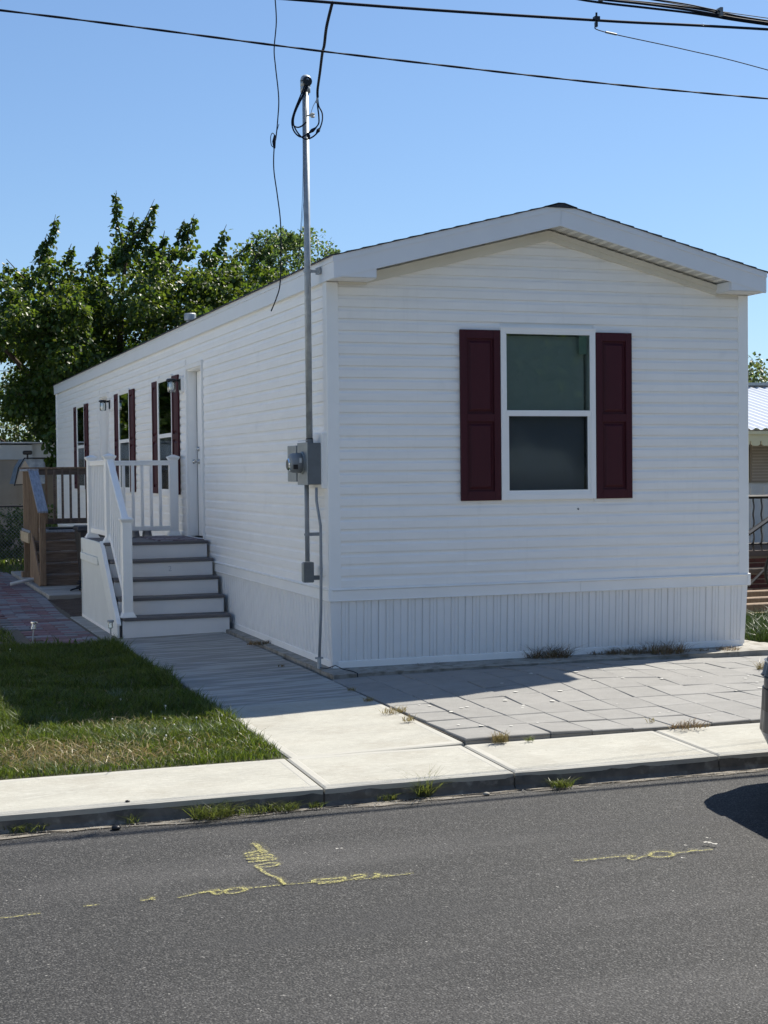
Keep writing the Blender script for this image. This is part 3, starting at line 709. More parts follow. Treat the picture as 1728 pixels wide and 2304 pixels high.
# windows
def window(axis, s0, s1, z0, z1, zm, parent, sticker=False, reflect=True):
    """s along wall; outward is -d.  T maps (s, d, z)"""
    def B(g, a, b_, d0, d1, p_, q_):
        return g.box(a, b_, d0, d1, p_, q_) if axis == 1 else g.box(d0, d1, a, b_, p_, q_)
    g = G(); fw_ = .046; o0 = -.038
    # outer flange frame (mitred look): 4 bars
    B(g, s0 - fw_, s1 + fw_, o0, .0, z1, z1 + fw_); B(g, s0 - fw_, s1 + fw_, o0, .0, z0 - fw_, z0)
    B(g, s0 - fw_, s0, o0 + .0004, .0, z0, z1); B(g, s1, s1 + fw_, o0 + .0004, .0, z0, z1)
    # sill lip and drip
    B(g, s0 - fw_ - .004, s1 + fw_ + .004, o0 - .006, o0 + .008, z1 + fw_ - .012, z1 + fw_ + .004)
    # inner stops
    st = .012
    B(g, s0, s0 + st, -.035, .05, z0, z1); B(g, s1 - st, s1, -.035, .05, z0, z1); B(g, s0 + st, s1 - st, -.035, .05, z1 - st, z1); B(g, s0 + st, s1 - st, -.035, .05, z0, z0 + st + .004)
    w_ = mesh('window', g, TRIM, parent, bevel=0.0015)
    g = G(); B(g, s0 + st, s1 - st, -.036, .0, zm - .026, zm + .026); B(g, s0 + st, s1 - st, -.0375, -.0362, zm - .006, zm + .022)
    mesh('meeting_rail', g, TRIM, w_, bevel=0.002)
    g = G(); a, b_ = s0 + st, s1 - st   # lower sash frame
    B(g, a, a + .022, -.028, .0, z0 + st, zm - .026); B(g, b_ - .022, b_, -.028, .0, z0 + st, zm - .026); B(g, a + .022, b_ - .022, -.028, .0, z0 + st, z0 + st + .028)
    mesh('lower_sash', g, TRIM, w_)
    g = G(); B(g, a, b_, -.031, -.027, zm + .026, z1 - st); mesh('pane', g, GLASS, w_)
    g = G(); B(g, a + .022, b_ - .022, -.024, -.020, z0 + st + .028, zm - .026); mesh('pane', g, GLASSD, w_)
    # blinds behind upper
    g = G(); zz = z1 - .02; hb = .021
    while zz > z0 + .02:
        if axis == 1: g.hexa([(a + .02, .045, zz - hb), (b_ - .02, .045, zz - hb), (b_ - .02, .047, zz - hb), (a + .02, .047, zz - hb)], [(a + .02, .056, zz), (b_ - .02, .056, zz), (b_ - .02, .058, zz), (a + .02, .058, zz)])
        else: g.hexa([(.045, a + .02, zz - hb), (.047, a + .02, zz - hb), (.047, b_ - .02, zz - hb), (.045, b_ - .02, zz - hb)], [(.056, a + .02, zz), (.058, a + .02, zz), (.058, b_ - .02, zz), (.056, b_ - .02, zz)])
        zz -= hb - .001
    mesh('blind', g, BLINDM, w_)
    if sticker:
        mesh('sticker', G().box(s1 - .115, s1 - .04, -.0262, -.0250, z1 - .185, z1 - .02), PAPER, w_)
    return w_
window(1, *FWIN, 2.22, fwall, sticker=True)
for (a, b_, z0, z1) in WINS: window(0, a, b_, z0, z1, 2.205, swall)
# shutters
def shutter(axis, s0, s1, z0, z1, parent):
    def B(g, a, b_, d0, d1, p_, q_): return g.box(a, b_, d0, d1, p_, q_) if axis == 1 else g.box(d0, d1, a, b_, p_, q_)
    g = G(); st = .062; o0, o1 = -.040, -.0145; zm = z0 + (z1 - z0) * .487
    B(g, s0, s0 + st, o0, o1, z0, z1); B(g, s1 - st, s1, o0, o1, z0, z1)
    B(g, s0 + st, s1 - st, o0 + .0003, o1, z0, z0 + .085); B(g, s0 + st, s1 - st, o0 + .0003, o1, z1 - .078, z1); B(g, s0 + st, s1 - st, o0 + .0003, o1, zm - .036, zm + .036)
    sh = mesh('shutter', g, MAROON, parent, bevel=0.003)
    for (p_, q_) in ((z0 + .085, zm - .036), (zm + .036, z1 - .078)):
        a, b_ = s0 + st, s1 - st; g = G()
        B(g, a, b_, o0 + .0215, o1, p_, q_)                                   # sunk bed
        i1, i2 = .020, .042; f0, f1 = o0 + .0213, o0 + .005
        lo = [(a + i1, p_ + i1), (b_ - i1, p_ + i1), (b_ - i1, q_ - i1), (a + i1, q_ - i1)]; hi = [(a + i2, p_ + i2), (b_ - i2, p_ + i2), (b_ - i2, q_ - i2), (a + i2, q_ - i2)]
        V = [((u, f0, w_) if axis == 1 else (f0, u, w_)) for u, w_ in lo] + [((u, f1, w_) if axis == 1 else (f1, u, w_)) for u, w_ in hi]
        F = [(0, 1, 5, 4), (1, 2, 6, 5), (2, 3, 7, 6), (3, 0, 4, 7), (4, 5, 6, 7)]
        g.add(V, F if axis == 1 else [f[::-1] for f in F]); mesh('raised_panel', g, MAROON, sh)
    return sh
shutter(1, 1.212, 1.600, 1.437, 2.962, fwall); shutter(1, 2.556, 2.925, 1.437, 2.962, fwall)
for (a, b_, z0, z1) in WINS:
    shutter(0, a - .05 - .39, a - .052, 1.437, 2.955, swall); shutter(0, b_ + .052, b_ + .05 + .39, 1.437, 2.955, swall)
# doors
def door(y0, y1, z0, z1):
    g = G(); t_ = .06; pr = -.026
    g.box(pr, .0, y0 - t_, y0, z0 - .02, z1 + t_); g.box(pr, .0, y1, y1 + t_, z0 - .02, z1 + t_); g.box(pr + .0003, .0, y0, y1, z1, z1 + t_)
    g.box(.0, .12, y0, y0 + .018, z0, z1); g.box(.0, .12, y1 - .018, y1, z0, z1); g.box(.0, .12, y0 + .018, y1 - .018, z1 - .018, z1)
    g.box(-.03, .13, y0 - .02, y1 + .02, z0 - .03, z0)
    # inner J trim edge
    g.box(pr - .008, pr, y0 - t_, y0 - t_ + .012, z0 - .02, z1 + t_ + .0); g.box(pr - .008, pr, y0 - t_ + .012, y1 + t_, z1 + t_ - .012, z1 + t_)
    d = mesh('door', g, TRIM, swall, bevel=0.002)
    mesh('door_leaf', G().box(.108, .15, y0 + .02, y1 - .034, z0 + .005, z1 - .022), TRIM, d)
    mesh('weather_strip', G().box(.112, .15, y1 - .034, y1 - .019, z0 + .005, z1 - .0205).box(.106, .112, y1 - .0335, y1 - .022, z0 + .005, z1 - .0205), BLACKM, d)
    ky = y1 - .12; kz = z0 + .92
    g = G().lathe([(.032, .108), (.032, .100), (.014, .096), (.012, .062), (.026, .056), (.029, .040), (.024, .028), (.010, .024)], (0, ky, kz), axis='x', n=16); mesh('door_knob', g, CHROME, d, smooth=True)
    g = G().lathe([(.031, .108), (.030, .094), (.018, .088), (.016, .080)], (0, ky, kz + .155), axis='x', n=16); mesh('deadbolt', g, CHROME, d, smooth=True)
for d_ in DOORS: door(*d_)
# wall lanterns
def lantern(y, z):
    g = G().prism([(y - .055, z - .09), (y + .055, z - .09), (y + .07, z - .07), (y + .07, z + .10), (y + .055, z + .12), (y - .055, z + .12), (y - .07, z + .10), (y - .07, z - .07)], 0, -.045, -.002)
    l_ = mesh('wall_lantern', g, TRIM, H)
    g = G().box(-.058, -.0455, y - .04, y + .04, z - .055, z + .085); g.box(-.10, -.058, y - .015, y + .015, z + .05, z + .08)
    g.lathe([(.062, .055), (.066, .060), (.066, .074), (.05, .086), (.015, .09)], (-.155, y, z), n=20); mesh('lantern_cap', g, BLACKM, l_)
    g = G().lathe([(.040, -.085), (.050, -.077), (.052, -.02), (.048, .03), (.046, .054)], (-.155, y, z), n=20); mesh('lantern_jar', g, JAR, l_, smooth=True)
    g = G().lathe([(.005, -.06), (.022, -.045), (.030, -.01), (.022, .02), (.016, .05)], (-.155, y, z), n=12); mesh('bulb', g, mat('bulb_white', (.8, .8, .78), .3), l_, smooth=True)
lantern(6.14, 2.80); lantern(11.72, 2.80)
# little stain spots on the front
mesh('siding_scuff', G().tube([(2.37, -.016, 1.352), (2.375, -.016, 1.345), (2.38, -.016, 1.34)], .008, 6), METERG, H)

# ==================================================================== service mast and meter
E = thing('electric_service_mast', 'galvanised service mast with grey electric meter box and conduits at the house corner', 'meter mast', (-.15, .12, 0))
g = G().tube([(-.15, .10, 1.99), (-.15, .10, 5.04)], .0285, 16); mesh('mast_pole', g, GALV, E, smooth=True)
g = G()
g.tube([(-.15, .10, 4.98), (-.15, .10, 5.05)], .043, 14)
dome = []
vs = []; fs = []
# weather head: hooded dome, opening towards the street side
for i in range(9):
    t_ = i / 8 * math.pi / 2; r = .047 * math.cos(t_) + .002; zz = 5.075 + .055 * math.sin(t_)
    for k in range(16):
        a = 2 * math.pi * k / 16; vs.append((-.15 + r * math.cos(a), .09 + r * math.sin(a) * 1.15 - .01 * (1 - i / 8), zz))
for i in range(8):
    for k in range(16): fs.append((i * 16 + k, i * 16 + (k + 1) % 16, (i + 1) * 16 + (k + 1) % 16, (i + 1) * 16 + k))
g.add(vs, fs); g.tube([(-.15, .10, 5.03), (-.15, .10, 5.085)], .044, 14)
mesh('weather_head', g, GALV, E, smooth=True)
mesh('weather_head_mouth', G().lathe([(.040, -.010), (.043, 0), (.030, .01)], (-.15, .037, 5.062), axis='y', n=16), BLACKM, E)
g = G().tube([(-.15, .10, 3.435), (-.15, .10, 3.46)], .035, 14); g.box(-.115, -.06, .09, .112, 3.435, 3.458); g.box(-.075, -.048, .04, .11, 3.42, 3.475); mesh('pole_strap', g, GALV, E)
mesh('mounting_board', G().box(-.062, -.004, .015, .50, 1.565, 2.045).box(-.068, -.062, .025, .49, 1.575, 2.035), TRIM, E, bevel=0.003)
g = G().box(-.185, -.069, .035, .33, 1.600, 1.962); mesh('meter_box', g, METERG, E, bevel=0.004)
g = G().box(-.194, -.185, .030, .335, 1.597, 1.966); g.box(-.190, -.185, .035, .33, 1.98, 1.984); mesh('meter_cover', g, METERL, E, bevel=0.004)
g = G().box(-.205, -.069, .35, .62, 1.625, 1.945); mesh('disconnect_box', g, METERL, E, bevel=0.004)
g = G().lathe([(.098, -.194), (.100, -.205), (.092, -.208)], (0, .18, 1.79), axis='x', n=28); mesh('meter_ring', g, METERL, E)
g = G().lathe([(.088, -.2085), (.086, -.285), (.078, -.305), (.060, -.312)], (0, .18, 1.79), axis='x', n=28)
mesh('meter_body', g, mat('meter_plastic', (.22, .235, .245), .45), E, smooth=True)
g = G().lathe([(.055, -.300), (.055, -.322), (.045, -.33)], (0, .18, 1.775), axis='x', n=24); mesh('meter_dial', g, JAR, E)
g = G().box(-.30, -.26, .085, .10, 1.735, 1.775); mesh('meter_label', g, BLACKM, E); mesh('meter_label', G().box(-.245, -.225, .0915, .094, 1.79, 1.83), OFFW, E)
g = G().tube([(-.15, .10, 1.962), (-.15, .10, 1.993)], .034, 14); mesh('hub_fitting', g, METERG, E)
g = G().tube([(-.15, .10, 1.993), (-.15, .10, 2.003)], .031, 14); mesh('hub_gasket', g, BLACKM, E)
CX, CY = -.115, .40
g = G().tube([(CX - .01, .29, 1.60), (CX - .01, .29, 1.40), (CX - .01, .29, .92)], .021, 12); mesh('lower_conduit', g, PVCG, E, smooth=True)
g = G().tube([(CX - .01, .29, 1.150), (CX - .01, .29, 1.168)], .028, 12); g.box(-.10, -.015, .275, .30, 1.145, 1.175); mesh('conduit_strap', g, PVCG, E)
g = G().box(-.165, -.075, .255, .325, .735, .915); g.tube([(-.08, .29, .775), (-.012, .29, .775)], .022, 10); mesh('conduit_elbow', g, METERG, E, bevel=.006)
g = G().lathe([(.030, -.165), (.030, -.172)], (0, .29, .825), axis='x', n=16); mesh('elbow_cover', G().box(-.172, -.1655, .258, .322, .742, .908), METERL, E, bevel=.003)
mesh('wall_block', G().box(-.03, -.0145, .20, .29, .80, .88), TRIM, E)
gp = [(-.105, .06, 1.575), (-.105, .06, 1.46), (-.095, .03, 1.34), (-.085, .012, 1.24), (-.085, .010, .9), (-.088, .02, .5), (-.10, .05, .05)]
mesh('ground_conduit', G().tube(gp, .0125, 10), PVCG, E, smooth=True)
mesh('ground_clamp', G().tube([(-.10, .05, .10), (-.10, .05, .0)], .018, 8).box(-.135, -.065, .04, .06, .085, .10), GALV, E)
mesh('ground_wire', G().tube([(-.10, .02, .01), (-.06, -.05, .012), (0, -.10, .04), (.05, -.16, .012), (.10, -.27, .006), (.11, -.372, .0), (.112, -.378, -.05)], .004, 6), BLACK, E)
# splices and drip loops at the mast
def smooth_pts(P, sub=6):
    P = [Vector(p) for p in P]; out = []
    for i in range(len(P) - 1):
        a, b_, c, d = P[max(i - 1, 0)], P[i], P[i + 1], P[min(i + 2, len(P) - 1)]
        for k in range(sub):
            t_ = k / sub
            out.append(0.5 * ((2 * b_) + (-a + c) * t_ + (2 * a - 5 * b_ + 4 * c - d) * t_ ** 2 + (-a + 3 * b_ - 3 * c + d) * t_ ** 3))
    out.append(P[-1]); return out
SD = thing('service_drop_cable', 'black overhead service cable looping down to the top of the service mast', 'cable', (-.1, .05, 4.6))
mesh('drop_cable', G().tube(smooth_pts([(-.70, -2.45, 4.948), (-.62, -2.05, 4.90), (-.50, -1.6, 4.90), (-.393, -1.2, 4.955), (-.2, -.5, 5.0), (-.085, -.05, 4.98), (-.062, .03, 4.93)]), .011, 8), BLACK, SD, smooth=True)
loops = [
 [(-.062, .03, 4.93), (-.060, .04, 4.86), (-.050, .04, 4.77), (-.060, .02, 4.70), (-.11, .0, 4.645), (-.17, .0, 4.60), (-.23, .0, 4.575), (-.285, .0, 4.62), (-.300, .01, 4.70), (-.275, .02, 4.79), (-.23, .02, 4.90), (-.185, .03, 5.00), (-.165, .045, 5.05)],
 [(-.062, .03, 4.93), (-.050, .04, 4.86), (-.020, .04, 4.80), (-.028, .02, 4.72), (-.07, .0, 4.63), (-.13, .0, 4.575), (-.19, .0, 4.560), (-.245, .0, 4.60), (-.285, .01, 4.68), (-.27, .03, 4.77), (-.22, .03, 4.88), (-.16, .03, 4.99), (-.145, .045, 5.05)],
 [(-.18, -.02, 4.70), (-.22, .0, 4.665), (-.26, .0, 4.655), (-.292, .01, 4.68), (-.29, .02, 4.73), (-.25, .03, 4.83), (-.20, .03, 4.93), (-.155, .045, 5.03)]]
for P in loops: mesh('drip_loop', G().tube(smooth_pts(P), .0065, 6), BLACK, SD, smooth=True)
for a, b_ in (((-.085, .0, 4.665), (-.155, 0, 4.61)), ((-.05, .01, 4.665), (-.085, 0, 4.615)), ((-.165, 0, 4.615), (-.15, 0, 4.565))):
    mesh('splice_cover', G().tube([a, tuple((Vector(a) + Vector(b_)) / 2), b_], [.006, .017, .007], 8), BLACK, SD)
mesh('grip_wire', G().tube([(-.065, .03, 4.92), (-.095, .05, 4.86), (-.12, .07, 4.78)], .003, 5).tube([(-.065, .03, 4.925), (-.072, .03, 4.88)], .009, 6), GALV, SD)
mesh('insulator_clevis', G().lathe([(.012, 0), (.022, .008), (.014, .02), (.022, .032), (.012, .04)], (-.10, .06, 4.76), n=12).tube([(-.15, .068, 4.775), (-.10, .062, 4.785)], .008, 6), mat('porcelain', (.45, .45, .42), .3), E)
mesh('slack_wire', G().tube(smooth_pts([(-.19, .06, 4.70), (-.195, .05, 4.3), (-.21, .05, 3.95), (-.25, .05, 3.5), (-.26, .05, 3.43)]), .0022, 5), BLACK, E)
mesh('slack_wire', G().tube(smooth_pts([(-.18, .06, 4.70), (-.185, .05, 4.2), (-.20, .05, 3.95), (-.235, .05, 3.6)]), .0018, 5), BLACK, E)

# ==================================================================== overhead lines
def cat(P, sag=0): return smooth_pts(P, 8)
def wire(name, label, P, r, twist=None, extra=None):
    t_ = thing(name, label, 'cable', P[len(P) // 2])
    if twist:
        pts = cat(P); L_ = len(pts)
        for ph_ in (0, math.pi):
            q = []
            dens = []
            for i in range(L_ - 1):
                for k in range(10):
                    dens.append(pts[i].lerp(pts[i + 1], k / 10))
            for i, p in enumerate(dens):
                a = p.x * twist + ph_; q.append(p + Vector((0, math.cos(a), math.sin(a))) * r * .5)
            mesh('strand', G().tube(q, r, 5), BLACK, t_, smooth=True)
    else: mesh('strand', G().tube(cat(P), r, 8), BLACK, t_, smooth=True)
    return t_
wire('overhead_wire', 'lowest overhead wire, twin twisted, crossing in front of the mast from edge to edge', [(-26, -2.45, 5.5), (-14, -2.45, 4.98), (-7, -2.45, 4.79), (-2.934, -2.45, 4.691), (-.33, -2.45, 4.592), (2.8, -2.45, 4.537), (8, -2.45, 4.60), (16, -2.45, 4.9), (26, -2.45, 5.5)], .0055, twist=9)
wB = wire('overhead_wire', 'thick overhead cable that the service drop hangs from, with a clamp on it', [(-26, -2.45, 5.6), (-12, -2.45, 5.15), (-4, -2.45, 4.93), (-.926, -2.45, 4.942), (1.30, -2.45, 5.003), (2.8, -2.45, 5.065), (8, -2.45, 5.25), (26, -2.45, 6.2)], .0105)
mesh('wire_clamp', G().box(1.31, 1.35, -2.47, -2.43, 5.00, 5.03).tube([(1.33, -2.45, 4.96), (1.33, -2.45, 5.06)], .008, 8).box(1.318, 1.334, -2.465, -2.44, 4.955, 4.99), BLACKM, wB)
wC = wire('guy_wire', 'thin wire running down to the right from the clamp on the thick cable', [(1.335, -2.45, 4.965), (1.39, -2.44, 4.93), (2.1, -2.42, 4.86), (2.8, -2.40, 4.775), (5, -2.3, 4.45), (9, -2.0, 3.9)], .0038)
mesh('wire_sleeve', G().tube([(1.41, -2.44, 4.928), (1.50, -2.44, 4.918)], .0085, 8), METERG, wC)
bc = thing('cable_bundle', 'bundle of black communication cables clipped together, highest lines at the upper right corner', 'cable', (2, -2.45, 5.13))
for (dy, dz, r, ph_) in ((0, 0, .0095, 0), (.02, .018, .0075, 1.1), (-.015, .024, .0055, 2.2), (.01, -.016, .0085, 3.0)):
    P = [(-10, -2.45, 5.75), (-3, -2.45, 5.42), (-.4, -2.45, 5.26), (.8, -2.45, 5.19), (1.262, -2.45, 5.163), (1.73, -2.45, 5.160), (2.05, -2.45, 5.152), (2.3, -2.45, 5.138), (2.8, -2.45, 5.112), (5, -2.45, 5.06), (9, -2.45, 5.1), (20, -2.45, 5.5)]
    mesh('strand', G().tube(smooth_pts([(p[0], p[1] + dy, p[2] + dz * (1 + .5 * math.sin(p[0] * 3 + ph_))) for p in P], 6), r, 6), BLACK, bc, smooth=True)
for x, z in ((1.36, 5.166), (2.36, 5.142)): mesh('cable_clip', G().box(x, x + .022, -2.48, -2.42, z - .02, z + .045), METERG, bc)
mesh('strand', G().tube(smooth_pts([(.8, -2.45, 5.24), (1.9, -2.45, 5.19), (2.8, -2.45, 5.150), (6, -2.45, 5.08), (9, -2.45, 5.14)]), .0035, 5), BLACK, bc)
dg = thing('dangling_cable', 'cut black cable hanging straight down in front of the house side, left of the mast', 'cable', (-1.1, -2.42, 2.82))
P = [(-1.106, -2.44, 4.94), (-1.091, -2.41, 4.791), (-1.106, -2.4, 4.609), (-1.098, -2.4, 4.489), (-1.078, -2.4, 4.279), (-1.087, -2.4, 4.127), (-1.101, -2.4, 4.005), (-1.114, -2.4, 3.943), (-1.119, -2.4, 3.791), (-1.096, -2.4, 3.611), (-1.076, -2.4, 3.429), (-1.076, -2.4, 3.186), (-1.085, -2.4, 3.003), (-1.111, -2.4, 2.911), (-1.15, -2.4, 2.818)]
mesh('strand', G().tube(smooth_pts(P), .0042, 7), BLACK, dg, smooth=True)
mesh('splice_knot', G().tube([(-1.112, -2.41, 4.02), (-1.118, -2.41, 3.975), (-1.116, -2.41, 3.93)], [.006, .013, .008], 8).tube(smooth_pts([(-1.108, -2.4, 4.02), (-1.125, -2.4, 4.035), (-1.138, -2.4, 4.01), (-1.136, -2.4, 3.96), (-1.125, -2.4, 3.94)]), .003, 6).tube([(-1.10, -2.4, 4.03), (-1.078, -2.4, 4.10)], .0022, 5), BLACK, dg)

# ==================================================================== white porch stairs
ST = thing('porch_stairs', 'white porch stairs with grey treads and white vinyl railing at the first door', 'porch stairs', (-.63, 5, 0))
SX0, SX1 = -1.245, -.035; NO = [3.60, 3.87, 4.14, 4.41, 4.69]; TZ = [.165, .355, .545, .735, .925]
for i in range(5):
    y1 = NO[i + 1] + .012 if i < 4 else 6.36
    if i < 4: mesh('tread', G().box(SX0 + .035, SX1, NO[i], y1, TZ[i] - .034, TZ[i]), COMPO, ST, bevel=.005)
    zb = (TZ[i - 1] + .001) if i else walk_z(-.6, 3.6) - .03
    rr = mesh('riser', G().box(SX0 + .028, SX1 - .012, NO[i] + .024, NO[i] + .040, zb, TZ[i] - .035), RISER, ST)
# deck boards of landing
yy = 4.69
while yy < 6.34:
    e_ = min(yy + .138, 6.36); mesh('deck_board', G().box(SX0 + .0, SX1, yy, e_, TZ[4] - .034, TZ[4]), COMPO, ST, bevel=.004); yy += .142
# left side skirt wall
lp = [(3.84, -.045), (6.355, -.05), (6.355, .66), (4.75, .66)]
sidep = mesh('side_skirting', G().prism([(3.9, -.05), (6.35, -.05), (6.35, .90), (5.15, .90)], 0, SX0 - .004, SX0 + .008), LATT, ST)
y = 3.98
while y < 6.33:
    zt_ = min(.66, (y - 3.86) * .70 - .05); 
    mesh('side_panel', G().prism([(y, -.05), (y + .057, -.05), (y + .057, max(zt_, -.02)), (y, max(min(.66, (y - 3.90) * .70 - .05), -.04))], 0, SX0 - .012, SX0 - .0045), LATT, sidep); y += .070
mesh('fascia_board', G().box(SX0 - .018, SX0 - .001, 4.92, 6.36, .78, .925), LATT, ST, bevel=.003)
mesh('band_board', G().box(SX0 - .034, SX0 - .013, 4.98, 6.37, .66, .745), LATT, ST, bevel=.004)
mesh('base_track', G().box(SX0 - .024, SX0 - .0125, 3.95, 6.37, -.055, -.02), TRIM, ST, bevel=.003)
mesh('end_trim', G().box(SX0 - .022, SX0 + .01, 6.36, 6.385, -.05, .92), LATT, ST)
mesh('stringer', G().prism([(3.62, -.045), (3.90, -.045), (5.02, .80), (5.02, .925), (4.76, .925), (3.62, .085)], 0, SX0 - .030, SX0 - .005), LATT, ST, bevel=.003)
mesh('stringer_cap', G().prism([(3.615, .086), (4.752, .926), (4.752, .945), (3.615, .105)], 0, SX0 - .034, SX0 + .012), TRIM, ST)
# frame below (dark)
mesh('stair_carriage', G().prism([(3.66, -.04), (6.3, -.04), (6.3, .88), (4.75, .88), (3.66, .10)], 0, SX0 + .010, SX0 + .026), COMPO, ST)
def post(x, y, z0, z1, w=.105, base=True):
    p_ = mesh('post', G().box(x - w / 2, x + w / 2, y - w / 2, y + w / 2, z0, z1), TRIM, ST, bevel=.005)
    h = w / 2
    g = G(); c = h + .022
    g.hexa([(x - h - .002, y - h - .002, z1 - .03), (x + h + .002, y - h - .002, z1 - .03), (x + h + .002, y + h + .002, z1 - .03), (x - h - .002, y + h + .002, z1 - .03)], [(x - c, y - c, z1 + .0), (x + c, y - c, z1 + .0), (x + c, y + c, z1 + .0), (x - c, y + c, z1 + .0)])
    g.box(x - c, x + c, y - c, y + c, z1 + .0005, z1 + .012)
    g.hexa([(x - c + .004, y - c + .004, z1 + .0125), (x + c - .004, y - c + .004, z1 + .0125), (x + c - .004, y + c - .004, z1 + .0125), (x - c + .004, y + c - .004, z1 + .0125)], [(x - .012, y - .012, z1 + .036), (x + .012, y - .012, z1 + .036), (x + .012, y + .012, z1 + .036), (x - .012, y + .012, z1 + .036)])
    mesh('post_cap', g, TRIM, p_)
    if base:
        g = G(); c = h + .030
        g.hexa([(x - c, y - c, z0), (x + c, y - c, z0), (x + c, y + c, z0), (x - c, y + c, z0)], [(x - h - .003, y - h - .003, z0 + .055), (x + h + .003, y - h - .003, z0 + .055), (x + h + .003, y + h + .003, z0 + .055), (x - h - .003, y + h + .003, z0 + .055)])
        g.box(x - c, x + c, y - c, y + c, z0 - .0005, z0 + .012)
        mesh('post_skirt', g, TRIM, p_)
PX = -1.145
post(PX, 3.72, .165, 1.215); post(PX, 4.84, .925, 1.905); post(PX, 6.25, .925, 1.905); post(-.125, 6.25, .925, 1.905)
def hrail(a, b_, wd, hh, nm='handrail'):
    return mesh(nm, G().beam(a, b_, wd, hh), TRIM, ST, bevel=.006)
# back rail along x
mesh('handrail', G().beam((PX, 6.25, 1.835), (-.125, 6.25, 1.835), .055, .05).beam((PX, 6.25, 1.862), (-.125, 6.25, 1.862), .072, .018), TRIM, ST, bevel=.004)
mesh('bottom_rail', G().beam((PX, 6.25, 1.02), (-.125, 6.25, 1.02), .045, .06), TRIM, ST, bevel=.004)
n_ = 7
for i in range(n_):
    x = PX + .053 + (i + 1) * (1.02 - .106) / (n_ + 1); mesh('baluster', G().box(x - .018, x + .018, 6.232, 6.268, 1.05, 1.812), TRIM, ST)
mesh('handrail', G().beam((PX, 4.84, 1.835), (PX, 6.25, 1.835), .055, .05).beam((PX, 4.84, 1.862), (PX, 6.25, 1.862), .072, .018), TRIM, ST, bevel=.004)
mesh('bottom_rail', G().beam((PX, 4.84, 1.02), (PX, 6.25, 1.02), .045, .06), TRIM, ST, bevel=.004)
for i in range(9):
    y = 4.893 + (i + 1) * (6.197 - 4.893) / 10; mesh('baluster', G().box(PX - .018, PX + .018, y - .018, y + .018, 1.05, 1.812), TRIM, ST)
A, B_ = Vector((PX, 3.74, 1.15)), Vector((PX, 4.82, 1.86))
mesh('handrail', G().beam(A, B_, .055, .05).beam(A + Vector((0, -.008, .028)), B_ + Vector((0, -.008, .028)), .074, .020), TRIM, ST, bevel=.004)
A2, B2 = Vector((PX, 3.77, .335)), Vector((PX, 4.80, 1.015))
mesh('bottom_rail', G().beam(A2, B2, .045, .055), TRIM, ST, bevel=.004)
for i in range(7):
    t_ = (i + .9) / 7.8; y = 3.77 + t_ * 1.03; zb = A2.z + t_ * (B2.z - A2.z); zt_ = A.z + (y - A.y) / (B_.y - A.y) * (B_.z - A.z)
    mesh('baluster', G().box(PX - .018, PX + .018, y - .018, y + .018, zb + .01, zt_ - .015), TRIM, ST)
mesh('rail_bracket', G().box(PX - .03, PX + .03, 4.745, 4.785, .925, .985), TRIM, ST, bevel=.006)
# pencilled 2 on the second riser from the top
cu = bpy.data.curves.new('riser_number', 'FONT'); cu.body = '2'; cu.size = .085; cu.extrude = .0004
tob = bpy.data.objects.new('tmp_text', cu); COL.objects.link(tob)
dg_ = bpy.context.evaluated_depsgraph_get(); me = bpy.data.meshes.new_from_object(tob.evaluated_get(dg_)); bpy.data.objects.remove(tob)
me.materials.clear(); me.materials.append(mat('pencil_grey', (.50, .51, .54), .6))
o = bpy.data.objects.new('pencil_mark', me); COL.objects.link(o); o.parent = ST; o.location = Vector((-.56, NO[3] + .0235, .60)) - WL[ST.name]; o.rotation_euler = (math.pi / 2, 0, 0)

# door mat, bowls
m_ = bpy.data.materials.new('plaid_mat'); m_.use_nodes = True; n = m_.node_tree; b = n.nodes['Principled BSDF']; b.inputs['Roughness'].default_value = .95
tc = n.nodes.new('ShaderNodeTexCoord'); c1 = n.nodes.new('ShaderNodeTexChecker'); c1.inputs['Scale'].default_value = 7.0; n.links.new(tc.outputs['Object'], c1.inputs[0])
c1.inputs[1].default_value = (.36, .35, .36, 1); c1.inputs[2].default_value = (.15, .11, .125, 1)
c2 = n.nodes.new('ShaderNodeTexChecker'); c2.inputs['Scale'].default_value = 3.5; n.links.new(tc.outputs['Object'], c2.inputs[0]); c2.inputs[1].default_value = (.9, .85, .86, 1); c2.inputs[2].default_value = (.55, .45, .47, 1)
mx = n.nodes.new('ShaderNodeMix'); mx.data_type = 'RGBA'; mx.blend_type = 'MULTIPLY'; mx.inputs[0].default_value = 1; n.links.new(c1.outputs[0], mx.inputs[6]); n.links.new(c2.outputs[0], mx.inputs[7]); n.links.new(mx.outputs[2], b.inputs[0])
g = G().box(-.60, -.06, 4.80, 5.95, .9255, .934); o = mesh('door_mat', g, m_); tag(o, 'plaid pink and white door mat on the grey landing', 'door mat')
STEEL = mat('brushed_steel', (.4, .4, .4), .3, metal=.9)
for i, (x, y) in enumerate(((-.66, 6.02), (-.50, 6.06))):
    g = G().lathe([(.062, .0), (.064, .012), (.052, .075), (.058, .082), (.050, .080)], (x, y, .926), n=20)
    o = mesh('pet_bowl', g, STEEL, smooth=True, origin=(x, y, .926)); tag(o, ('steel pet bowl behind the newel post, nearer the stairs edge', 'steel pet bowl under the back railing, nearer the door')[i], 'bowl', 'pet bowls on the landing')

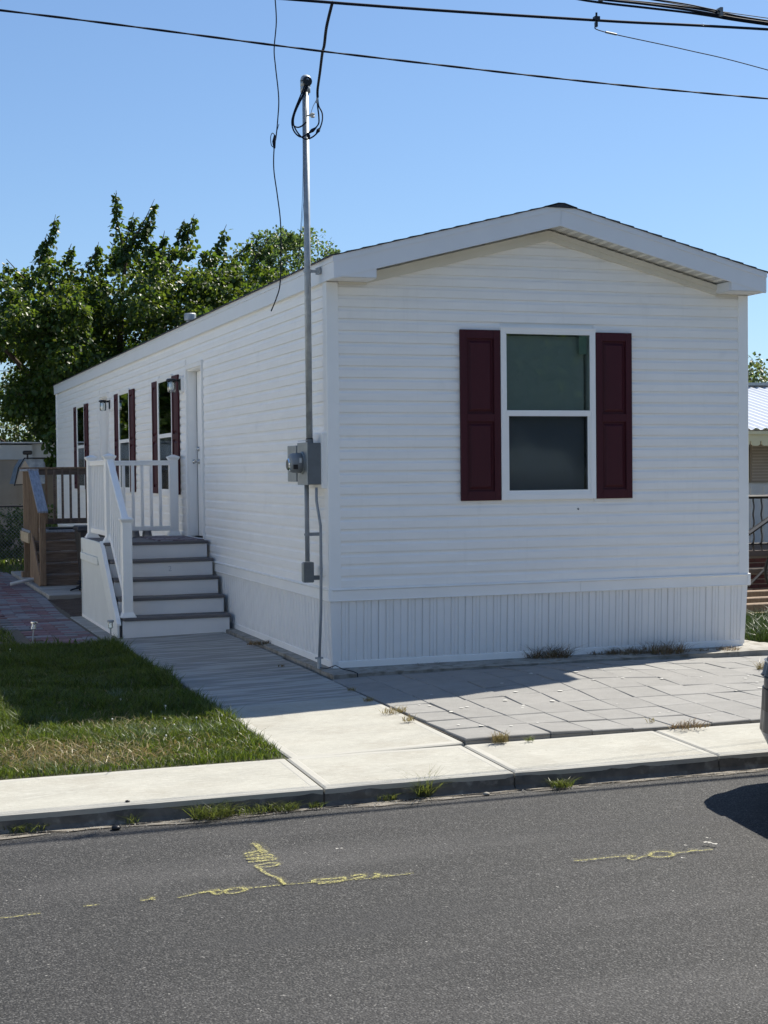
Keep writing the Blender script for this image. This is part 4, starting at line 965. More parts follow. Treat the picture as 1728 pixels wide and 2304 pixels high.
# ==================================================================== wooden deck stairs (second door)
WD = thing('wooden_stairs', 'weathered brown wooden stairs and railing at the second door behind the white porch', 'wooden stairs', (-.65, 12, 0))
wz = [.155, .32, .485, .645, .805]; wy = [11.12, 11.40, 11.68, 11.96, 12.24]
for i in range(5):
    y1 = wy[i + 1] if i < 4 else 13.45
    if i < 4: mesh('tread', G().box(-1.235, -.08, wy[i] - .02, y1, wz[i] - .036, wz[i]), WOODD, WD, bevel=.004)
    zb = wz[i - 1] + .001 if i else -.012
    mesh('riser', G().box(-1.215, -.08, wy[i], wy[i] + .03, zb, wz[i] - .037), WOODD, WD, bevel=.002)
    if i: mesh('step_block', G().box(-1.25, -1.216, wy[i], wy[i] + .3, -.01, wz[i] - .04), WOOD, WD)
y = 12.22
while y < 13.40: mesh('deck_board', G().box(-1.28, -.05, y, y + .135, .805 - .036, .805), WOODG, WD, bevel=.003); y += .142
mesh('rim_joist', G().box(-1.30, -1.262, 12.3, 13.50, .60, .765), WOODL, WD, bevel=.004)
mesh('rim_joist', G().box(-1.262, -.05, 13.42, 13.46, .60, .765), WOOD, WD); mesh('rim_joist', G().box(-1.262, -1.22, 12.27, 12.31, .62, .765), WOODL, WD)
mesh('post', G().box(-1.255, -1.165, 13.36, 13.45, -.01, 1.76), WOOD, WD, bevel=.004); mesh('post_footing', G().box(-1.30, -1.12, 13.30, 13.50, -.02, .08), WOOD, WD, bevel=.006)
mesh('post', G().box(-1.255, -1.165, 12.22, 12.31, -.01, 1.70), WOOD, WD, bevel=.004)
mesh('post', G().box(-1.250, -1.160, 11.05, 11.14, .0, 1.13), WOOD, WD, bevel=.004)
mesh('stringer', G().prism([(11.10, -.012), (11.36, -.012), (12.4, .60), (12.4, .79), (12.2, .79), (11.10, .14)], 0, -1.262, -1.238), WOOD, WD, bevel=.003)
mesh('sloped_handrail', G().beam((-1.205, 10.98, 1.13), (-1.205, 12.30, 1.78), .155, .035), WOODG, WD, bevel=.004)
mesh('rail_cap', G().box(-1.30, -1.12, 12.25, 13.5, 1.765, 1.80), WOODG, WD, bevel=.004); mesh('rail_cap', G().box(-1.30, -.06, 13.35, 13.5, 1.8005, 1.83), WOOD, WD, bevel=.004)
mesh('top_rail', G().box(-1.16, -.06, 13.385, 13.425, 1.70, 1.80), WOODD, WD, bevel=.003); mesh('bottom_rail', G().box(-1.16, -.06, 13.385, 13.425, .87, .96), WOODD, WD, bevel=.003)
for i in range(8): x = -1.03 + i * .135; mesh('baluster', G().box(x, x + .036, 13.345, 13.384, .88, 1.79), WOOD if i < 2 else WOODD, WD)
for i in range(8): y = 12.42 + i * .12; mesh('baluster', G().box(-1.262, -1.226, y, y + .036, .66, 1.76), WOOD, WD)
for i in range(7): y = 11.28 + i * .14; mesh('baluster', G().box(-1.275, -1.239, y, y + .036, .66 + (y - 11.1) * .12, 1.18 + (y - 11.1) * .49), WOOD, WD)
mesh('black_mat', G().box(-.95, -.35, 12.45, 13.1, .806, .83), BLACKM); tag(bpy.data.objects['black_mat'], 'black rubber mat on the wooden landing', 'mat')
# bin, hose, pipe
g = G(); x, y = -.55, 10.45
def ring(hx, hy, z): return [(x - hx, y - hy, z), (x + hx, y - hy, z), (x + hx, y + hy, z), (x - hx, y + hy, z)]
B0 = thing('wheeled_bin', 'tall black plastic bin behind the white porch stairs', 'bin', (x, y, -.02))
mesh('bin_body', G().hexa(ring(.15, .19, .03), ring(.225, .27, .86)), BIN, B0, bevel=.02)
mesh('bin_lid', G().hexa(ring(.25, .29, .862), ring(.23, .27, .93)).box(x - .255, x + .255, y - .30, y - .26, .845, .89), BIN, B0, bevel=.012)
for s_ in (-1, 1): mesh('wheel', G().lathe([(.09, -.02), (.095, -.01), (.095, .01), (.09, .02)], (x + s_ * .14, y + .2, .075), axis='x', n=18), RUBB, B0)
g = G()
for i in range(5):
    r = .24 + .012 * math.sin(i * 2.1); pts = [(-.58 + r * math.cos(a_ * .3927) + .015 * math.sin(i * 3 + a_), 10.0 + r * 1.0 * math.sin(a_ * .3927), .012 + .026 * i + .010 * math.sin(a_ * 1.3 + i)) for a_ in range(17)]
    g.tube(pts, .0125, 7)
g.tube([(-.80, 10.1, .02), (-.9, 9.95, .012), (-.96, 9.78, .012)], .0125, 7)
o = mesh('garden_hose', g, BLACK, smooth=True, origin=(-.58, 10.0, 0)); tag(o, 'coiled black garden hose on the concrete pad by the bin', 'hose')
o = mesh('pvc_pipe', G().tube([(-1.62, 11.9, -.02), (-1.30, 12.05, .03), (-.85, 12.1, .03)], .03, 10), OFFW, smooth=True); tag(o, 'short white pipe on the ground crossing in front of the wooden stairs', 'pipe')
o = mesh('ground_stake', G().tube([(-.92, 8.9, -.08), (-.92, 8.9, .06)], .016, 6), BLACKM); tag(o, 'short black stake in the mulch bed', 'stake')

# solar lights
def solar(x, y, h, label, capm):
    t_ = thing('solar_path_light', label, 'garden light', (x, y, -.06), 'solar path lights')
    mesh('stake', G().tube([(x, y, -.08), (x, y, h - .085)], .0075, 8), GALV, t_)
    mesh('lens', G().lathe([(.018, h - .085), (.026, h - .078), (.022, h - .03), (.020, h - .022)], (x, y, 0), n=14), JAR, t_)
    mesh('lamp_cap', G().lathe([(.034, h - .022), (.036, h - .018), (.036, h - .002), (.030, h + .003)], (x, y, 0), n=16), capm, t_)
solar(-2.165, 3.62, .17, 'small silver solar light leaning in the grass at the brick path end', CHROME)
solar(-1.395, 3.30, .18, 'small grey capped solar light beside the white porch stairs', GALV)
for o in bpy.data.objects:
    if o.name == 'solar_path_light': o.rotation_euler = (0, .10, 0)

# ==================================================================== street markings (flat sprayed paint on the asphalt)
def stroke(g, P, w, z=RZ + .0045, f=.36):
    P = [Vector((p[0], p[1], 0)) for p in smooth_pts([(p[0], p[1], 0) for p in P], 5)]
    vs = []; fs = []
    for i, p in enumerate(P):
        d = (P[min(i + 1, len(P) - 1)] - P[max(i - 1, 0)]); d = d.normalized() if d.length > 1e-6 else Vector((1, 0, 0))
        nn = Vector((-d.y, d.x, 0)) * w * f * (1 + .5 * noise.noise(p * 30)); vs += [(p.x + nn.x, p.y + nn.y, z), (p.x - nn.x, p.y - nn.y, z)]
    for i in range(len(P) - 1): fs.append((2 * i, 2 * i + 1, 2 * i + 3, 2 * i + 2))
    for a in range(0, len(vs)): vs[a] = (vs[a][0], vs[a][1], z + stroke.k * .0004)
    stroke.k += 1
    g.add(vs, fs)
stroke.k = 0
PM = []
def pxg(u, v):  # helper made offline: bilinear ground coordinates on the road measured from the kerb
    return (u, v)
g = G()
RD = __import__('json').loads('''{"yellow": [[[[-2.51, -5.705], [-2.458, -5.689], [-2.412, -5.668], [-2.34, -5.662], [-2.27, -5.663], [-2.186, -5.669], [-2.079, -5.673], [-1.992, -5.674], [-1.864, -5.686], [-1.737, -5.703], [-1.592, -5.717], [-1.478, -5.714], [-1.368, -5.706]], 0.016], [[[-2.403, -5.658], [-2.359, -5.654], [-2.307, -5.642], [-2.342, -5.671], [-2.332, -5.717], [-2.298, -5.694], [-2.27, -5.663], [-2.228, -5.639], [-2.191, -5.661], [-2.192, -5.693], [-2.235, -5.724], [-2.276, -5.721], [-2.288, -5.682]], 0.028], [[[-1.861, -5.687], [-1.842, -5.647], [-1.795, -5.652], [-1.738, -5.66], [-1.699, -5.656], [-1.723, -5.708], [-1.779, -5.719], [-1.85, -5.713]], 0.03], [[[-1.664, -5.652], [-1.626, -5.639], [-1.596, -5.651], [-1.61, -5.682], [-1.658, -5.691], [-1.681, -5.713]], 0.028], [[[-1.55, -5.649], [-1.526, -5.667], [-1.553, -5.69], [-1.568, -5.713], [-1.518, -5.698], [-1.471, -5.717]], 0.024], [[[-1.954, -4.868], [-1.936, -4.892], [-1.938, -4.974], [-1.946, -5.052]], 0.045], [[[-2.042, -5.059], [-1.99, -5.041], [-1.939, -5.023], [-1.926, -5.066], [-1.985, -5.081], [-2.043, -5.109], [-1.978, -5.116], [-1.924, -5.118], [-1.927, -5.155], [-1.989, -5.156], [-2.05, -5.169], [-1.996, -5.184], [-1.927, -5.186], [-1.929, -5.223], [-1.991, -5.223], [-2.06, -5.226]], 0.03], [[[-2.047, -5.307], [-2.009, -5.292], [-1.967, -5.278], [-1.933, -5.295], [-1.929, -5.32], [-1.961, -5.341], [-2.004, -5.345], [-2.034, -5.333]], 0.026], [[[-2.043, -5.308], [-2.037, -5.385], [-2.028, -5.481], [-2.001, -5.557], [-1.998, -5.682]], 0.026], [[[-1.991, -5.561], [-2.001, -5.627], [-1.994, -5.679]], 0.022], [[[-3.299, -5.743], [-3.254, -5.747], [-3.208, -5.742], [-3.124, -5.737]], 0.014], [[[-2.933, -5.7], [-2.895, -5.698], [-2.862, -5.7]], 0.012], [[[-2.68, -5.706], [-2.645, -5.702], [-2.61, -5.67], [-2.633, -5.688], [-2.614, -5.714]], 0.02]], "yellow2": [[[[-0.562, -5.799], [-0.5, -5.807], [-0.435, -5.808], [-0.361, -5.805], [-0.278, -5.813], [-0.24, -5.818], [-0.259, -5.84], [-0.281, -5.837], [-0.292, -5.876], [-0.265, -5.887], [-0.223, -5.859], [-0.182, -5.846], [-0.134, -5.82]], 0.02], [[[-0.168, -5.839], [-0.122, -5.799], [-0.076, -5.802], [-0.042, -5.826], [-0.043, -5.866], [-0.084, -5.899], [-0.135, -5.894], [-0.164, -5.873], [-0.166, -5.84]], 0.026], [[[-0.032, -5.855], [0.036, -5.857], [0.084, -5.845], [0.112, -5.856], [0.186, -5.86]], 0.016], [[[0.068, -5.849], [0.098, -5.845], [0.115, -5.862]], 0.028]], "white": [[[[0.202, -5.741], [0.225, -5.75], [0.229, -5.778], [0.248, -5.799]], 0.028], [[[0.264, -5.664], [0.285, -5.681]], 0.02], [[[0.08, -5.759], [0.093, -5.772]], 0.018], [[[-0.063, -5.972], [-0.049, -5.987]], 0.018], [[[-1.593, -5.179], [-1.554, -5.181]], 0.022], [[[-2.153, -5.122], [-2.126, -5.126]], 0.024], [[[-3.184, -5.359], [-3.17, -5.36]], 0.014]]}''')
for P, w in RD['yellow']: stroke(g, P, w)
o = mesh('street_marking', g, YELL); tag(o, 'yellow sprayed utility marks on the asphalt, long line with letters', 'street marking')
g = G()
for P, w in RD['yellow2']: stroke(g, P, w)
o = mesh('street_marking', g, YELL); tag(o, 'short yellow sprayed squiggle on the asphalt toward the parked car', 'street marking')
for nm_, key, lab in (('faint_overspray', 'yellow', 'faint yellow overspray dust around the long sprayed utility line'), ('faint_overspray', 'yellow2', 'faint yellow overspray dust around the short squiggle')):
    g = G()
    for P, w in RD[key]: stroke(g, P, w, z=RZ + .0025, f=.95)
    tag(mesh(nm_, g, YELF, kind='stuff'), lab, 'paint', kind='stuff')
g = G()
for P, w in RD['white']: stroke(g, P, w)
o = mesh('paint_specks', g, WHIP, kind='stuff'); tag(o, 'small worn white paint specks on the asphalt', 'paint', kind='stuff')

# ==================================================================== grass
def blades(name, pts, hmin, hmax, w, m, lean=0.5, parent=None, kind='stuff', hf=None, zf=None):
    N = len(pts); x = pts[:, 0]; y = pts[:, 1]; z = pts[:, 2]
    h = rng.uniform(hmin, hmax, N); h = h * (hf if hf is not None else 1); a = rng.uniform(0, 2 * math.pi, N); la = rng.uniform(0, 2 * math.pi, N)
    ln = h * rng.uniform(.1, lean, N) * 1.3; ww = w * rng.uniform(.6, 1.3, N) / 2
    dx, dy = np.cos(a) * ww, np.sin(a) * ww; lx, ly = np.cos(la) * ln, np.sin(la) * ln
    V = np.zeros((N, 5, 3)); V[:, 0] = np.stack([x - dx, y - dy, z], 1); V[:, 1] = np.stack([x + dx, y + dy, z], 1)
    V[:, 2] = np.stack([x + lx * .3 + dx * .8, y + ly * .3 + dy * .8, z + h * .55], 1); V[:, 3] = np.stack([x + lx * .3 - dx * .8, y + ly * .3 - dy * .8, z + h * .55], 1)
    V[:, 4] = np.stack([x + lx, y + ly, z + h * (1 - .25 * rng.uniform(0, 1, N))], 1)
    i0 = np.arange(N)[:, None] * 5
    return npmesh(name, V.reshape(-1, 3), i0 + np.array([[0, 1, 2, 3]]), i0 + np.array([[3, 2, 4]]), m, parent, kind)
def vnoise(x, y, s, seed=0):
    return np.array([noise.noise(Vector((a * s, b_ * s, seed))) for a, b_ in zip(x, y)])
def scatter(n_, x0, x1, y0, y1):
    return rng.uniform(x0, x1, n_), rng.uniform(y0, y1, n_)
def lawn_mask(x, y):
    ok = (x < -1.345) & (y > -3.345)
    onpath = (y > 3.50) & (x > -2.30) ; ok &= ~onpath
    wide = (y > 5) & (x > -2.30 - .08 * (np.minimum(y, 9) - 5)) & (y < 15.5); ok &= ~wide
    return ok
def lawn(name, n_, box, h0, h1, w, m, thr=None, seed=0, z=-.088, clump=True):
    x, y = scatter(n_, *box); ok = lawn_mask(x, y); x, y = x[ok], y[ok]
    nn = vnoise(x, y, 1.6, seed); n2 = vnoise(x, y, 6.0, seed + 5)
    keep = np.ones(len(x), bool)
    dry = np.exp(-(((x + 2.72) / .48) ** 2 + ((y + 2.75) / .42) ** 2)) + .8 * np.exp(-(((x + 2.25) / .35) ** 2 + ((y + 3.05) / .22) ** 2)) + .35 * np.exp(-(((x + 2.1) / .30) ** 2 + ((y + 1.9) / .3) ** 2))
    if thr == 'green': keep = rng.uniform(0, 1, len(x)) > np.clip(dry * 1.05 * (.75 + .9 * nn + .7 * n2), 0, .88)
    if thr == 'dry': keep = rng.uniform(0, 1, len(x)) < np.clip(dry * 1.1, .03, 1)
    if thr == 'patch': keep = (nn + .5 * n2) > .25
    x, y, nn, n2, dry = x[keep], y[keep], nn[keep], n2[keep], dry[keep]
    edge = np.exp(-np.abs(-1.33 - x) / .14) * .75 + (.35 * np.exp(-np.abs(y - 3.45) / .15))
    hf = np.clip(.85 + .7 * nn + .5 * n2, .4, 1.7) * (1 + edge * (y > -3.0) * .9) * (1 - .45 * np.clip(dry, 0, 1)) * (1 - .4 * np.exp(-np.abs(y + 3.33) / .12) * (thr == 'green') )
    return blades(name, np.stack([x, y, np.full(len(x), z)], 1), h0, h1, w, m, lean=.75, hf=hf)
o = lawn('lawn_grass', 92000, (-3.6, -1.30, -3.34, 3.5), .045, .10, .0065, GRASS, 'green', 1); tag(o, 'green lawn grass beside the concrete walkway', 'grass', kind='stuff')
o = lawn('lawn_grass', 15000, (-4.4, -3.6, -3.34, 6), .045, .10, .010, GRASS, 'green', 1); tag(o, 'green lawn grass further left of the walkway', 'grass', kind='stuff')
o = lawn('pale_grass', 16000, (-3.8, -1.33, -3.33, 0.5), .04, .085, .006, GRASSP, 'patch', 3); tag(o, 'pale bluish clumps in the lawn', 'grass', kind='stuff')
o = lawn('far_grass', 26000, (-4.4, -1.5, 3.4, 16), .05, .11, .014, GRASS, 'green', 2); tag(o, 'grass left of the brick path', 'grass', kind='stuff')
x, y = scatter(26000, -9, 9, 15.3, 30); o = blades('back_lawn_grass', np.stack([x, y, np.full(len(x), -.088)], 1), .05, .12, .03, GRASS, .7); tag(o, 'grass lawn behind the wooden stairs', 'grass', kind='stuff')
# straw lying flat
x, y = scatter(15000, -3.9, -1.4, -3.32, 1.0); ok = lawn_mask(x, y); x, y = x[ok], y[ok]
dry = np.exp(-(((x + 2.72) / .55) ** 2 + ((y + 2.75) / .45) ** 2)) + .8 * np.exp(-(((x + 2.25) / .4) ** 2 + ((y + 3.05) / .22) ** 2)) + .35 * np.exp(-(((x + 2.1) / .30) ** 2 + ((y + 1.9) / .3) ** 2)) + .05
k_ = rng.uniform(0, 1, len(x)) < dry; x, y = x[k_], y[k_]
o = blades('dry_grass', np.stack([x, y, rng.uniform(-.08, -.05, len(x))], 1), .03, .06, .006, GRASSY, 3.2); tag(o, 'straw coloured dry patch in the lawn by the sidewalk', 'grass', kind='stuff')
# clover flowers
FLW = mat('clover_flower', (.75, .74, .66), .8); g = G()
for (cx, cy, n_, sx, sy) in ((-1.75, -2.2, 11, .22, .3), (-2.95, 2.6, 9, .25, .5), (-1.7, -1.2, 4, .2, .3)):
    for i in range(n_):
        x = R_.gauss(cx, sx); y = R_.gauss(cy, sy)
        if x > -1.4 or y < -3.2 or (y > 3.4 and x > -2.3): continue
        z = -.025 + R_.uniform(-.02, .01); r = .007
        g.lathe([(r * .5, -r), (r, -r * .2), (r * .8, r * .6), (r * .2, r)], (x, y, z), n=6); g.tube([(x, y, -.085), (x, y, z - .005)], .0015, 3)
o = mesh('clover_flowers', g, FLW, kind='stuff'); tag(o, 'tiny white clover flowers scattered in the lawn', 'flowers', kind='stuff')

def tuft(x, y, z, r, n_, h, m, label, cat_='weed', lean=1.2, w=.004):
    if m is WEEDB: n_ = int(n_ * 1.4); h *= 1.12; r *= 1.25; w = .005; lean = 1.7
    elif m is WEED: lean = 2.0; n_ = int(n_ * 1.3); r *= 1.2
    a = rng.uniform(0, 6.283, n_); d = r * np.sqrt(rng.uniform(0, 1, n_)) ; px = x + d * np.cos(a); py = y + d * np.sin(a) * .55
    o = blades('weed_tuft', np.stack([px, py, np.full(n_, z)], 1), h * .4, h, w, m, lean, kind=None); 
    tag(o, label, cat_, 'weeds in the paving joints and kerb'); return o
TU = __import__('json').loads('''[[0.628, -0.122, -0.05, 0.09, 90, 0.06, "b", "brown weed tuft at the left end of the slab below the front wall"], [0.878, -0.074, -0.05, 0.13, 160, 0.075, "b", "brown green weed strip along the slab, second from the left"], [1.177, 0.016, -0.045, 0.12, 110, 0.06, "b", "thin brown weeds along the slab under the ribbed skirting"], [2.073, -0.042, -0.03, 0.16, 260, 0.17, "b", "tallest dry weed clump against the middle of the front skirting"], [1.913, 0.028, -0.03, 0.08, 60, 0.09, "b", "small dry weeds left of the tallest clump"], [2.608, -0.037, -0.02, 0.12, 120, 0.07, "b", "low dry weeds right of the skirting middle"], [2.835, -0.093, -0.02, 0.16, 200, 0.1, "b", "dense dry weeds along the slab right of centre"], [3.188, -0.183, -0.02, 0.18, 240, 0.15, "b", "tall dry weeds near the right part of the skirting"], [3.574, -0.172, -0.02, 0.06, 40, 0.06, "b", "few dry stems near the right house corner"], [3.829, -0.192, -0.02, 0.1, 110, 0.07, "b", "brown dead weeds at the right house corner"], [-0.149, -1.014, -0.05, 0.04, 40, 0.05, "y", "small yellow tuft in the joint beside the walkway, nearest the house"], [-0.192, -1.556, -0.05, 0.04, 50, 0.05, "y", "small green yellow tuft at the shadow edge of the walkway joint"], [-0.187, -2.119, -0.055, 0.1, 110, 0.07, "y", "straw tuft in sunlight along the walkway joint"], [-0.21, -2.501, -0.055, 0.05, 50, 0.07, "y", "thin straw tuft along the walkway joint, nearest the street"], [0.102, -3.386, -0.08, 0.06, 140, 0.1, "y", "orange dry tuft at the front edge of the pavers"], [0.31, -3.407, -0.08, 0.03, 30, 0.04, "g", "tiny green weed at the front edge of the pavers"], [1.342, -3.182, -0.06, 0.04, 20, 0.05, "y", "thin dry stem in a paver joint"], [1.508, -3.4, -0.075, 0.12, 90, 0.06, "b", "brown crumbs of weed by the sidewalk joint on the right"], [3.509, -1.24, -0.05, 0.06, 60, 0.12, "y", "dry stems by the car nose on the pavers"], [-3.022, -4.151, -0.21, 0.1, 170, 0.07, "g", "green weed tuft at the kerb foot, far left"], [-2.465, -4.197, -0.21, 0.03, 26, 0.08, "g", "small leafy weed at the kerb foot"], [-2.009, -4.22, -0.21, 0.1, 260, 0.11, "g", "largest green weed tuft at the kerb foot"], [-1.796, -4.188, -0.21, 0.11, 170, 0.08, "g", "green weed tuft right of the largest one"], [-1.591, -4.199, -0.21, 0.07, 120, 0.07, "g", "green weed tuft under the first sidewalk joint"], [-1.402, -4.202, -0.21, 0.035, 60, 0.05, "g", "tiny weed under the sidewalk joint"], [-0.971, -4.175, -0.21, 0.06, 110, 0.06, "g", "low green weed below the walkway"], [-0.822, -4.145, -0.21, 0.03, 40, 0.09, "g", "thin weed beside the tall grass tuft"], [-0.728, -4.17, -0.21, 0.045, 110, 0.17, "g", "tallest grass tuft at the kerb foot, below the walkway"], [0.143, -4.228, -0.21, 0.06, 160, 0.07, "g", "round green tuft on the gutter below the driveway"], [0.362, -4.134, -0.21, 0.03, 16, 0.06, "g", "sparse weed right of the round green tuft"], [-2.851, -3.142, -0.09, 0.1, 160, 0.08, "g", "bright green clump at the lawn edge by the sidewalk"], [-0.095, 2.119, -0.01, 0.11, 150, 0.05, "b", "brown weeds on the strip between walkway and skirting"], [-0.334, 0.458, -0.02, 0.03, 20, 0.03, "b", "tiny brown weed on the strip beside the walkway"]]''')
for (x, y, z, r, n_, h, mk_, lab) in TU: tuft(x, y, z, r, n_, h, {'g': WEED, 'b': WEEDB, 'y': GRASSY}[mk_], lab)
# pebbles
for i, (x, y, s_, lab, mm) in enumerate(((-2.56, -4.28, .028, 'black pebble with a white top in the gutter', BLACKM), (-.36, -4.24, .022, 'grey pebble in the gutter near the tall grass tuft', SLABM), (.10, -4.22, .02, 'pale stone at the kerb foot below the driveway', OFFW), (-2.47, -4.12, .014, 'dark crumb on the sidewalk edge', BLACKM))):
    zz = RZ + s_ * .4 if y < -4.17 else -.105
    vs = []; g = G().lathe([(s_ * .4, -s_ * .45), (s_, -s_ * .1), (s_ * .85, s_ * .3), (s_ * .3, s_ * .5)], (x, y, zz), n=7)
    o = mesh('pebble', g, mm, smooth=True, origin=(x, y, zz)); tag(o, lab, 'pebble', 'pebbles by the kerb')
g = G()
for i in range(420):
    x = R_.uniform(-4, 3); y = -4.20 - abs(R_.gauss(0, .06)); s_ = R_.uniform(.002, .007)
    g.lathe([(s_ * .5, -s_ * .4), (s_, 0), (s_ * .4, s_ * .5)], (x, y, RZ + .008), n=5)
o = mesh('gutter_gravel', g, SLABM, kind='stuff'); tag(o, 'small gravel along the kerb foot', 'gravel', kind='stuff')

# ==================================================================== trees
def leaf_cloud(name, C, Rr, per, size, m, parent, droop=.6, squash=.8, seed=0, surf=.5):
    """C: (n,3) clump centres, Rr radius"""
    r_ = np.random.default_rng(seed); n_ = len(C); N = int(n_ * per)
    idx = r_.integers(0, n_, N); d = r_.normal(size=(N, 3)); d /= np.linalg.norm(d, axis=1)[:, None]
    rad = (surf + (1 - surf) * r_.uniform(0, 1, N)) * Rr[idx]; P = C[idx] + d * rad[:, None] * np.array([1, 1, squash])
    # leaf frame: stem direction outward+down
    t_ = d * .7 + r_.normal(size=(N, 3)) * .55; t_[:, 2] -= droop; t_ /= np.linalg.norm(t_, axis=1)[:, None]
    n0 = r_.normal(size=(N, 3)) * .7 + np.array([0, 0, .9]) + d * .3; s_ = np.cross(t_, n0); s_ /= np.linalg.norm(s_, axis=1)[:, None] + 1e-9; nn = np.cross(s_, t_)
    L_ = size * r_.uniform(.65, 1.3, N)[:, None]; Wd = L_ * r_.uniform(.34, .46, N)[:, None]; fold = L_ * .10
    V = np.zeros((N, 6, 3)); V[:, 0] = P; V[:, 1] = P + t_ * L_ * .38 + s_ * Wd + nn * fold; V[:, 2] = P + t_ * L_ * .75 + s_ * Wd * .62 + nn * fold * .4
    V[:, 3] = P + t_ * L_; V[:, 4] = P + t_ * L_ * .75 - s_ * Wd * .62 + nn * fold * .4; V[:, 5] = P + t_ * L_ * .38 - s_ * Wd + nn * fold
    i0 = np.arange(N)[:, None] * 6
    q = np.concatenate([i0 + np.array([[0, 1, 2, 3]]), i0 + np.array([[0, 3, 4, 5]])]); o = npmesh(name, V.reshape(-1, 3), q, None, m, parent)
    return o
def in_poly(px, pz, poly):
    c = False; n_ = len(poly); j = n_ - 1
    for i in range(n_):
        xi, zi = poly[i]; xj, zj = poly[j]
        if (zi > pz) != (zj > pz) and px < (xj - xi) * (pz - zi) / (zj - zi) + xi: c = not c
        j = i
    return c
# main tree: branch tips reach the outline heights seen from the street, with a real depth of crown
TR = thing('broad_leaf_tree', 'large dark green broad leaved tree rising behind the far left end of the mobile home', 'tree', (2.2, 24.5, -.09))
prof = [(-2.6, 5.6), (-1.6, 6.2), (-.62, 6.60), (-.45, 6.55), (-.2, 6.55), (.1, 6.9), (.35, 7.1), (.6, 7.0), (.85, 6.95), (1.2, 6.75), (1.55, 7.0), (1.85, 7.0), (2.0, 7.5), (2.4, 7.7), (2.75, 7.7), (2.9, 7.55), (3.3, 7.5), (3.6, 7.65), (3.9, 7.75), (4.15, 7.6), (4.4, 7.2), (4.75, 7.45), (5.1, 7.2), (5.35, 7.1), (5.6, 7.25), (6.0, 6.9), (6.5, 6.6), (7.2, 6.3), (8.2, 5.6), (9.0, 4.6)]
def ptop(x):
    for (a, za), (b_, zb) in zip(prof[:-1], prof[1:]):
        if a <= x <= b_: return za + (zb - za) * (x - a) / (b_ - a)
    return 4
CC = []; RR = []; r2 = random.Random(3)
tries = 0
while len(CC) < 900 and tries < 60000:
    tries += 1
    x = r2.uniform(-2.5, 8.6); y = 24.5 + r2.uniform(-3.4, 3.4); dd = ((y - 24.5) / 3.6)
    top = ptop(x) - .30 - 1.3 * dd * dd; bot = 1.9 + 1.2 * abs(math.sin(x * 1.3)) + .6 * dd * dd
    if x < .2: bot = 3.0 - (x - .2) * .55 if x > -1.8 else 4.2
    if top < bot: continue
    z = r2.uniform(bot, top)
    # sky window low on the left edge
    if x < .0 and 3.75 < z < 4.75: continue
    if noise.noise(Vector((x * .9, y * .9, z * .9))) < -.42: continue
    CC.append((x, y, z)); RR.append(r2.uniform(.28, .55) if z < top - .5 else r2.uniform(.18, .32))
leaf_cloud('crown', np.array(CC), np.array(RR), 128, .110, LEAF, TR, seed=1)
# upright shoots that break the outline
shoots = [((.25, 23.6, 6.7), (.62, 23.6, 7.82)), ((-.1, 23.8, 6.3), (-.52, 23.7, 6.75)), ((2.2, 23.4, 7.0), (2.02, 23.4, 8.42)), ((2.3, 23.4, 7.1), (2.95, 23.5, 8.28)), ((2.25, 23.8, 7.0), (2.5, 23.8, 8.0)), ((2.4, 23.4, 7.4), (2.85, 23.4, 7.75)), ((1.3, 23.6, 6.6), (1.62, 23.6, 7.22)), ((3.8, 23.8, 7.3), (3.98, 23.8, 8.02)), ((3.5, 23.8, 7.2), (3.75, 23.9, 7.9)), ((4.5, 23.8, 7.0), (4.78, 23.8, 7.8)), ((5.0, 24, 7.0), (5.4, 24, 7.55)), ((.9, 23.6, 6.6), (.98, 23.6, 7.15)), ((0.2, 23.5, 6.6), (.40, 23.5, 7.35)), ((3.0, 23.6, 7.0), (3.2, 23.6, 7.55)), ((5.5, 24, 6.9), (5.9, 24, 7.5))]
SC = []; SR = []; TW = G()
for a, b_ in shoots:
    a = Vector(a); b_ = Vector(b_); n_ = int((b_ - a).length / .09) + 2; bend = Vector((r2.uniform(-.08, .08), 0, 0))
    pts = []
    for i in range(n_ + 1):
        t_ = i / n_; p = a.lerp(b_, t_) + bend * math.sin(t_ * 3.14); pts.append(p); rad = .20 * (1 - t_) ** .8 + .05
        SC.append(tuple(p)); SR.append(rad * r2.uniform(.55, 1.45))
    TW.tube(pts, [.02 * (1 - i / (n_ + 1)) + .004 for i in range(n_ + 1)], 5)
SC = [(x, y, z - .16) for x, y, z in SC]
leaf_cloud('shoot_leaves', np.array(SC), np.array(SR), 13, .115, LEAF, TR, seed=2, squash=1.0, surf=.2, droop=.7)
# low hanging branch by the house corner
HC = [(.35 + .1 * math.sin(i), 21.6 + .1 * math.cos(i * 2), 2.7 - i * .06) for i in range(16)]
leaf_cloud('hanging_leaves', np.array(HC), np.array([.28 - .007 * i for i in range(16)]), 30, .12, LEAF, TR, seed=4)
leaf_cloud('hanging_leaves', np.array([(-.35 + .22 * i, 22.3, 3.4 - .14 * i) for i in range(5)] + [(.5, 22, 3.2), (.9, 22, 3.0), (1.3, 22.4, 3.4)]), np.array([.4] * 8), 90, .13, LEAF, TR, seed=5)
g = G().tube([(2.2, 24.5, -.1), (2.25, 24.5, 1.2), (2.15, 24.45, 2.4), (2.3, 24.5, 3.6)], [.34, .26, .23, .19], 12)
def limb(a, b_, r0, r1, k=4):
    a = Vector(a); b_ = Vector(b_); P = [a.lerp(b_, i / k) + (Vector((r2.uniform(-.12, .12), r2.uniform(-.12, .12), r2.uniform(-.05, .1))) if 0 < i < k else Vector((0, 0, 0))) for i in range(k + 1)]
    g.tube(P, [r0 + (r1 - r0) * i / k for i in range(k + 1)], 7)
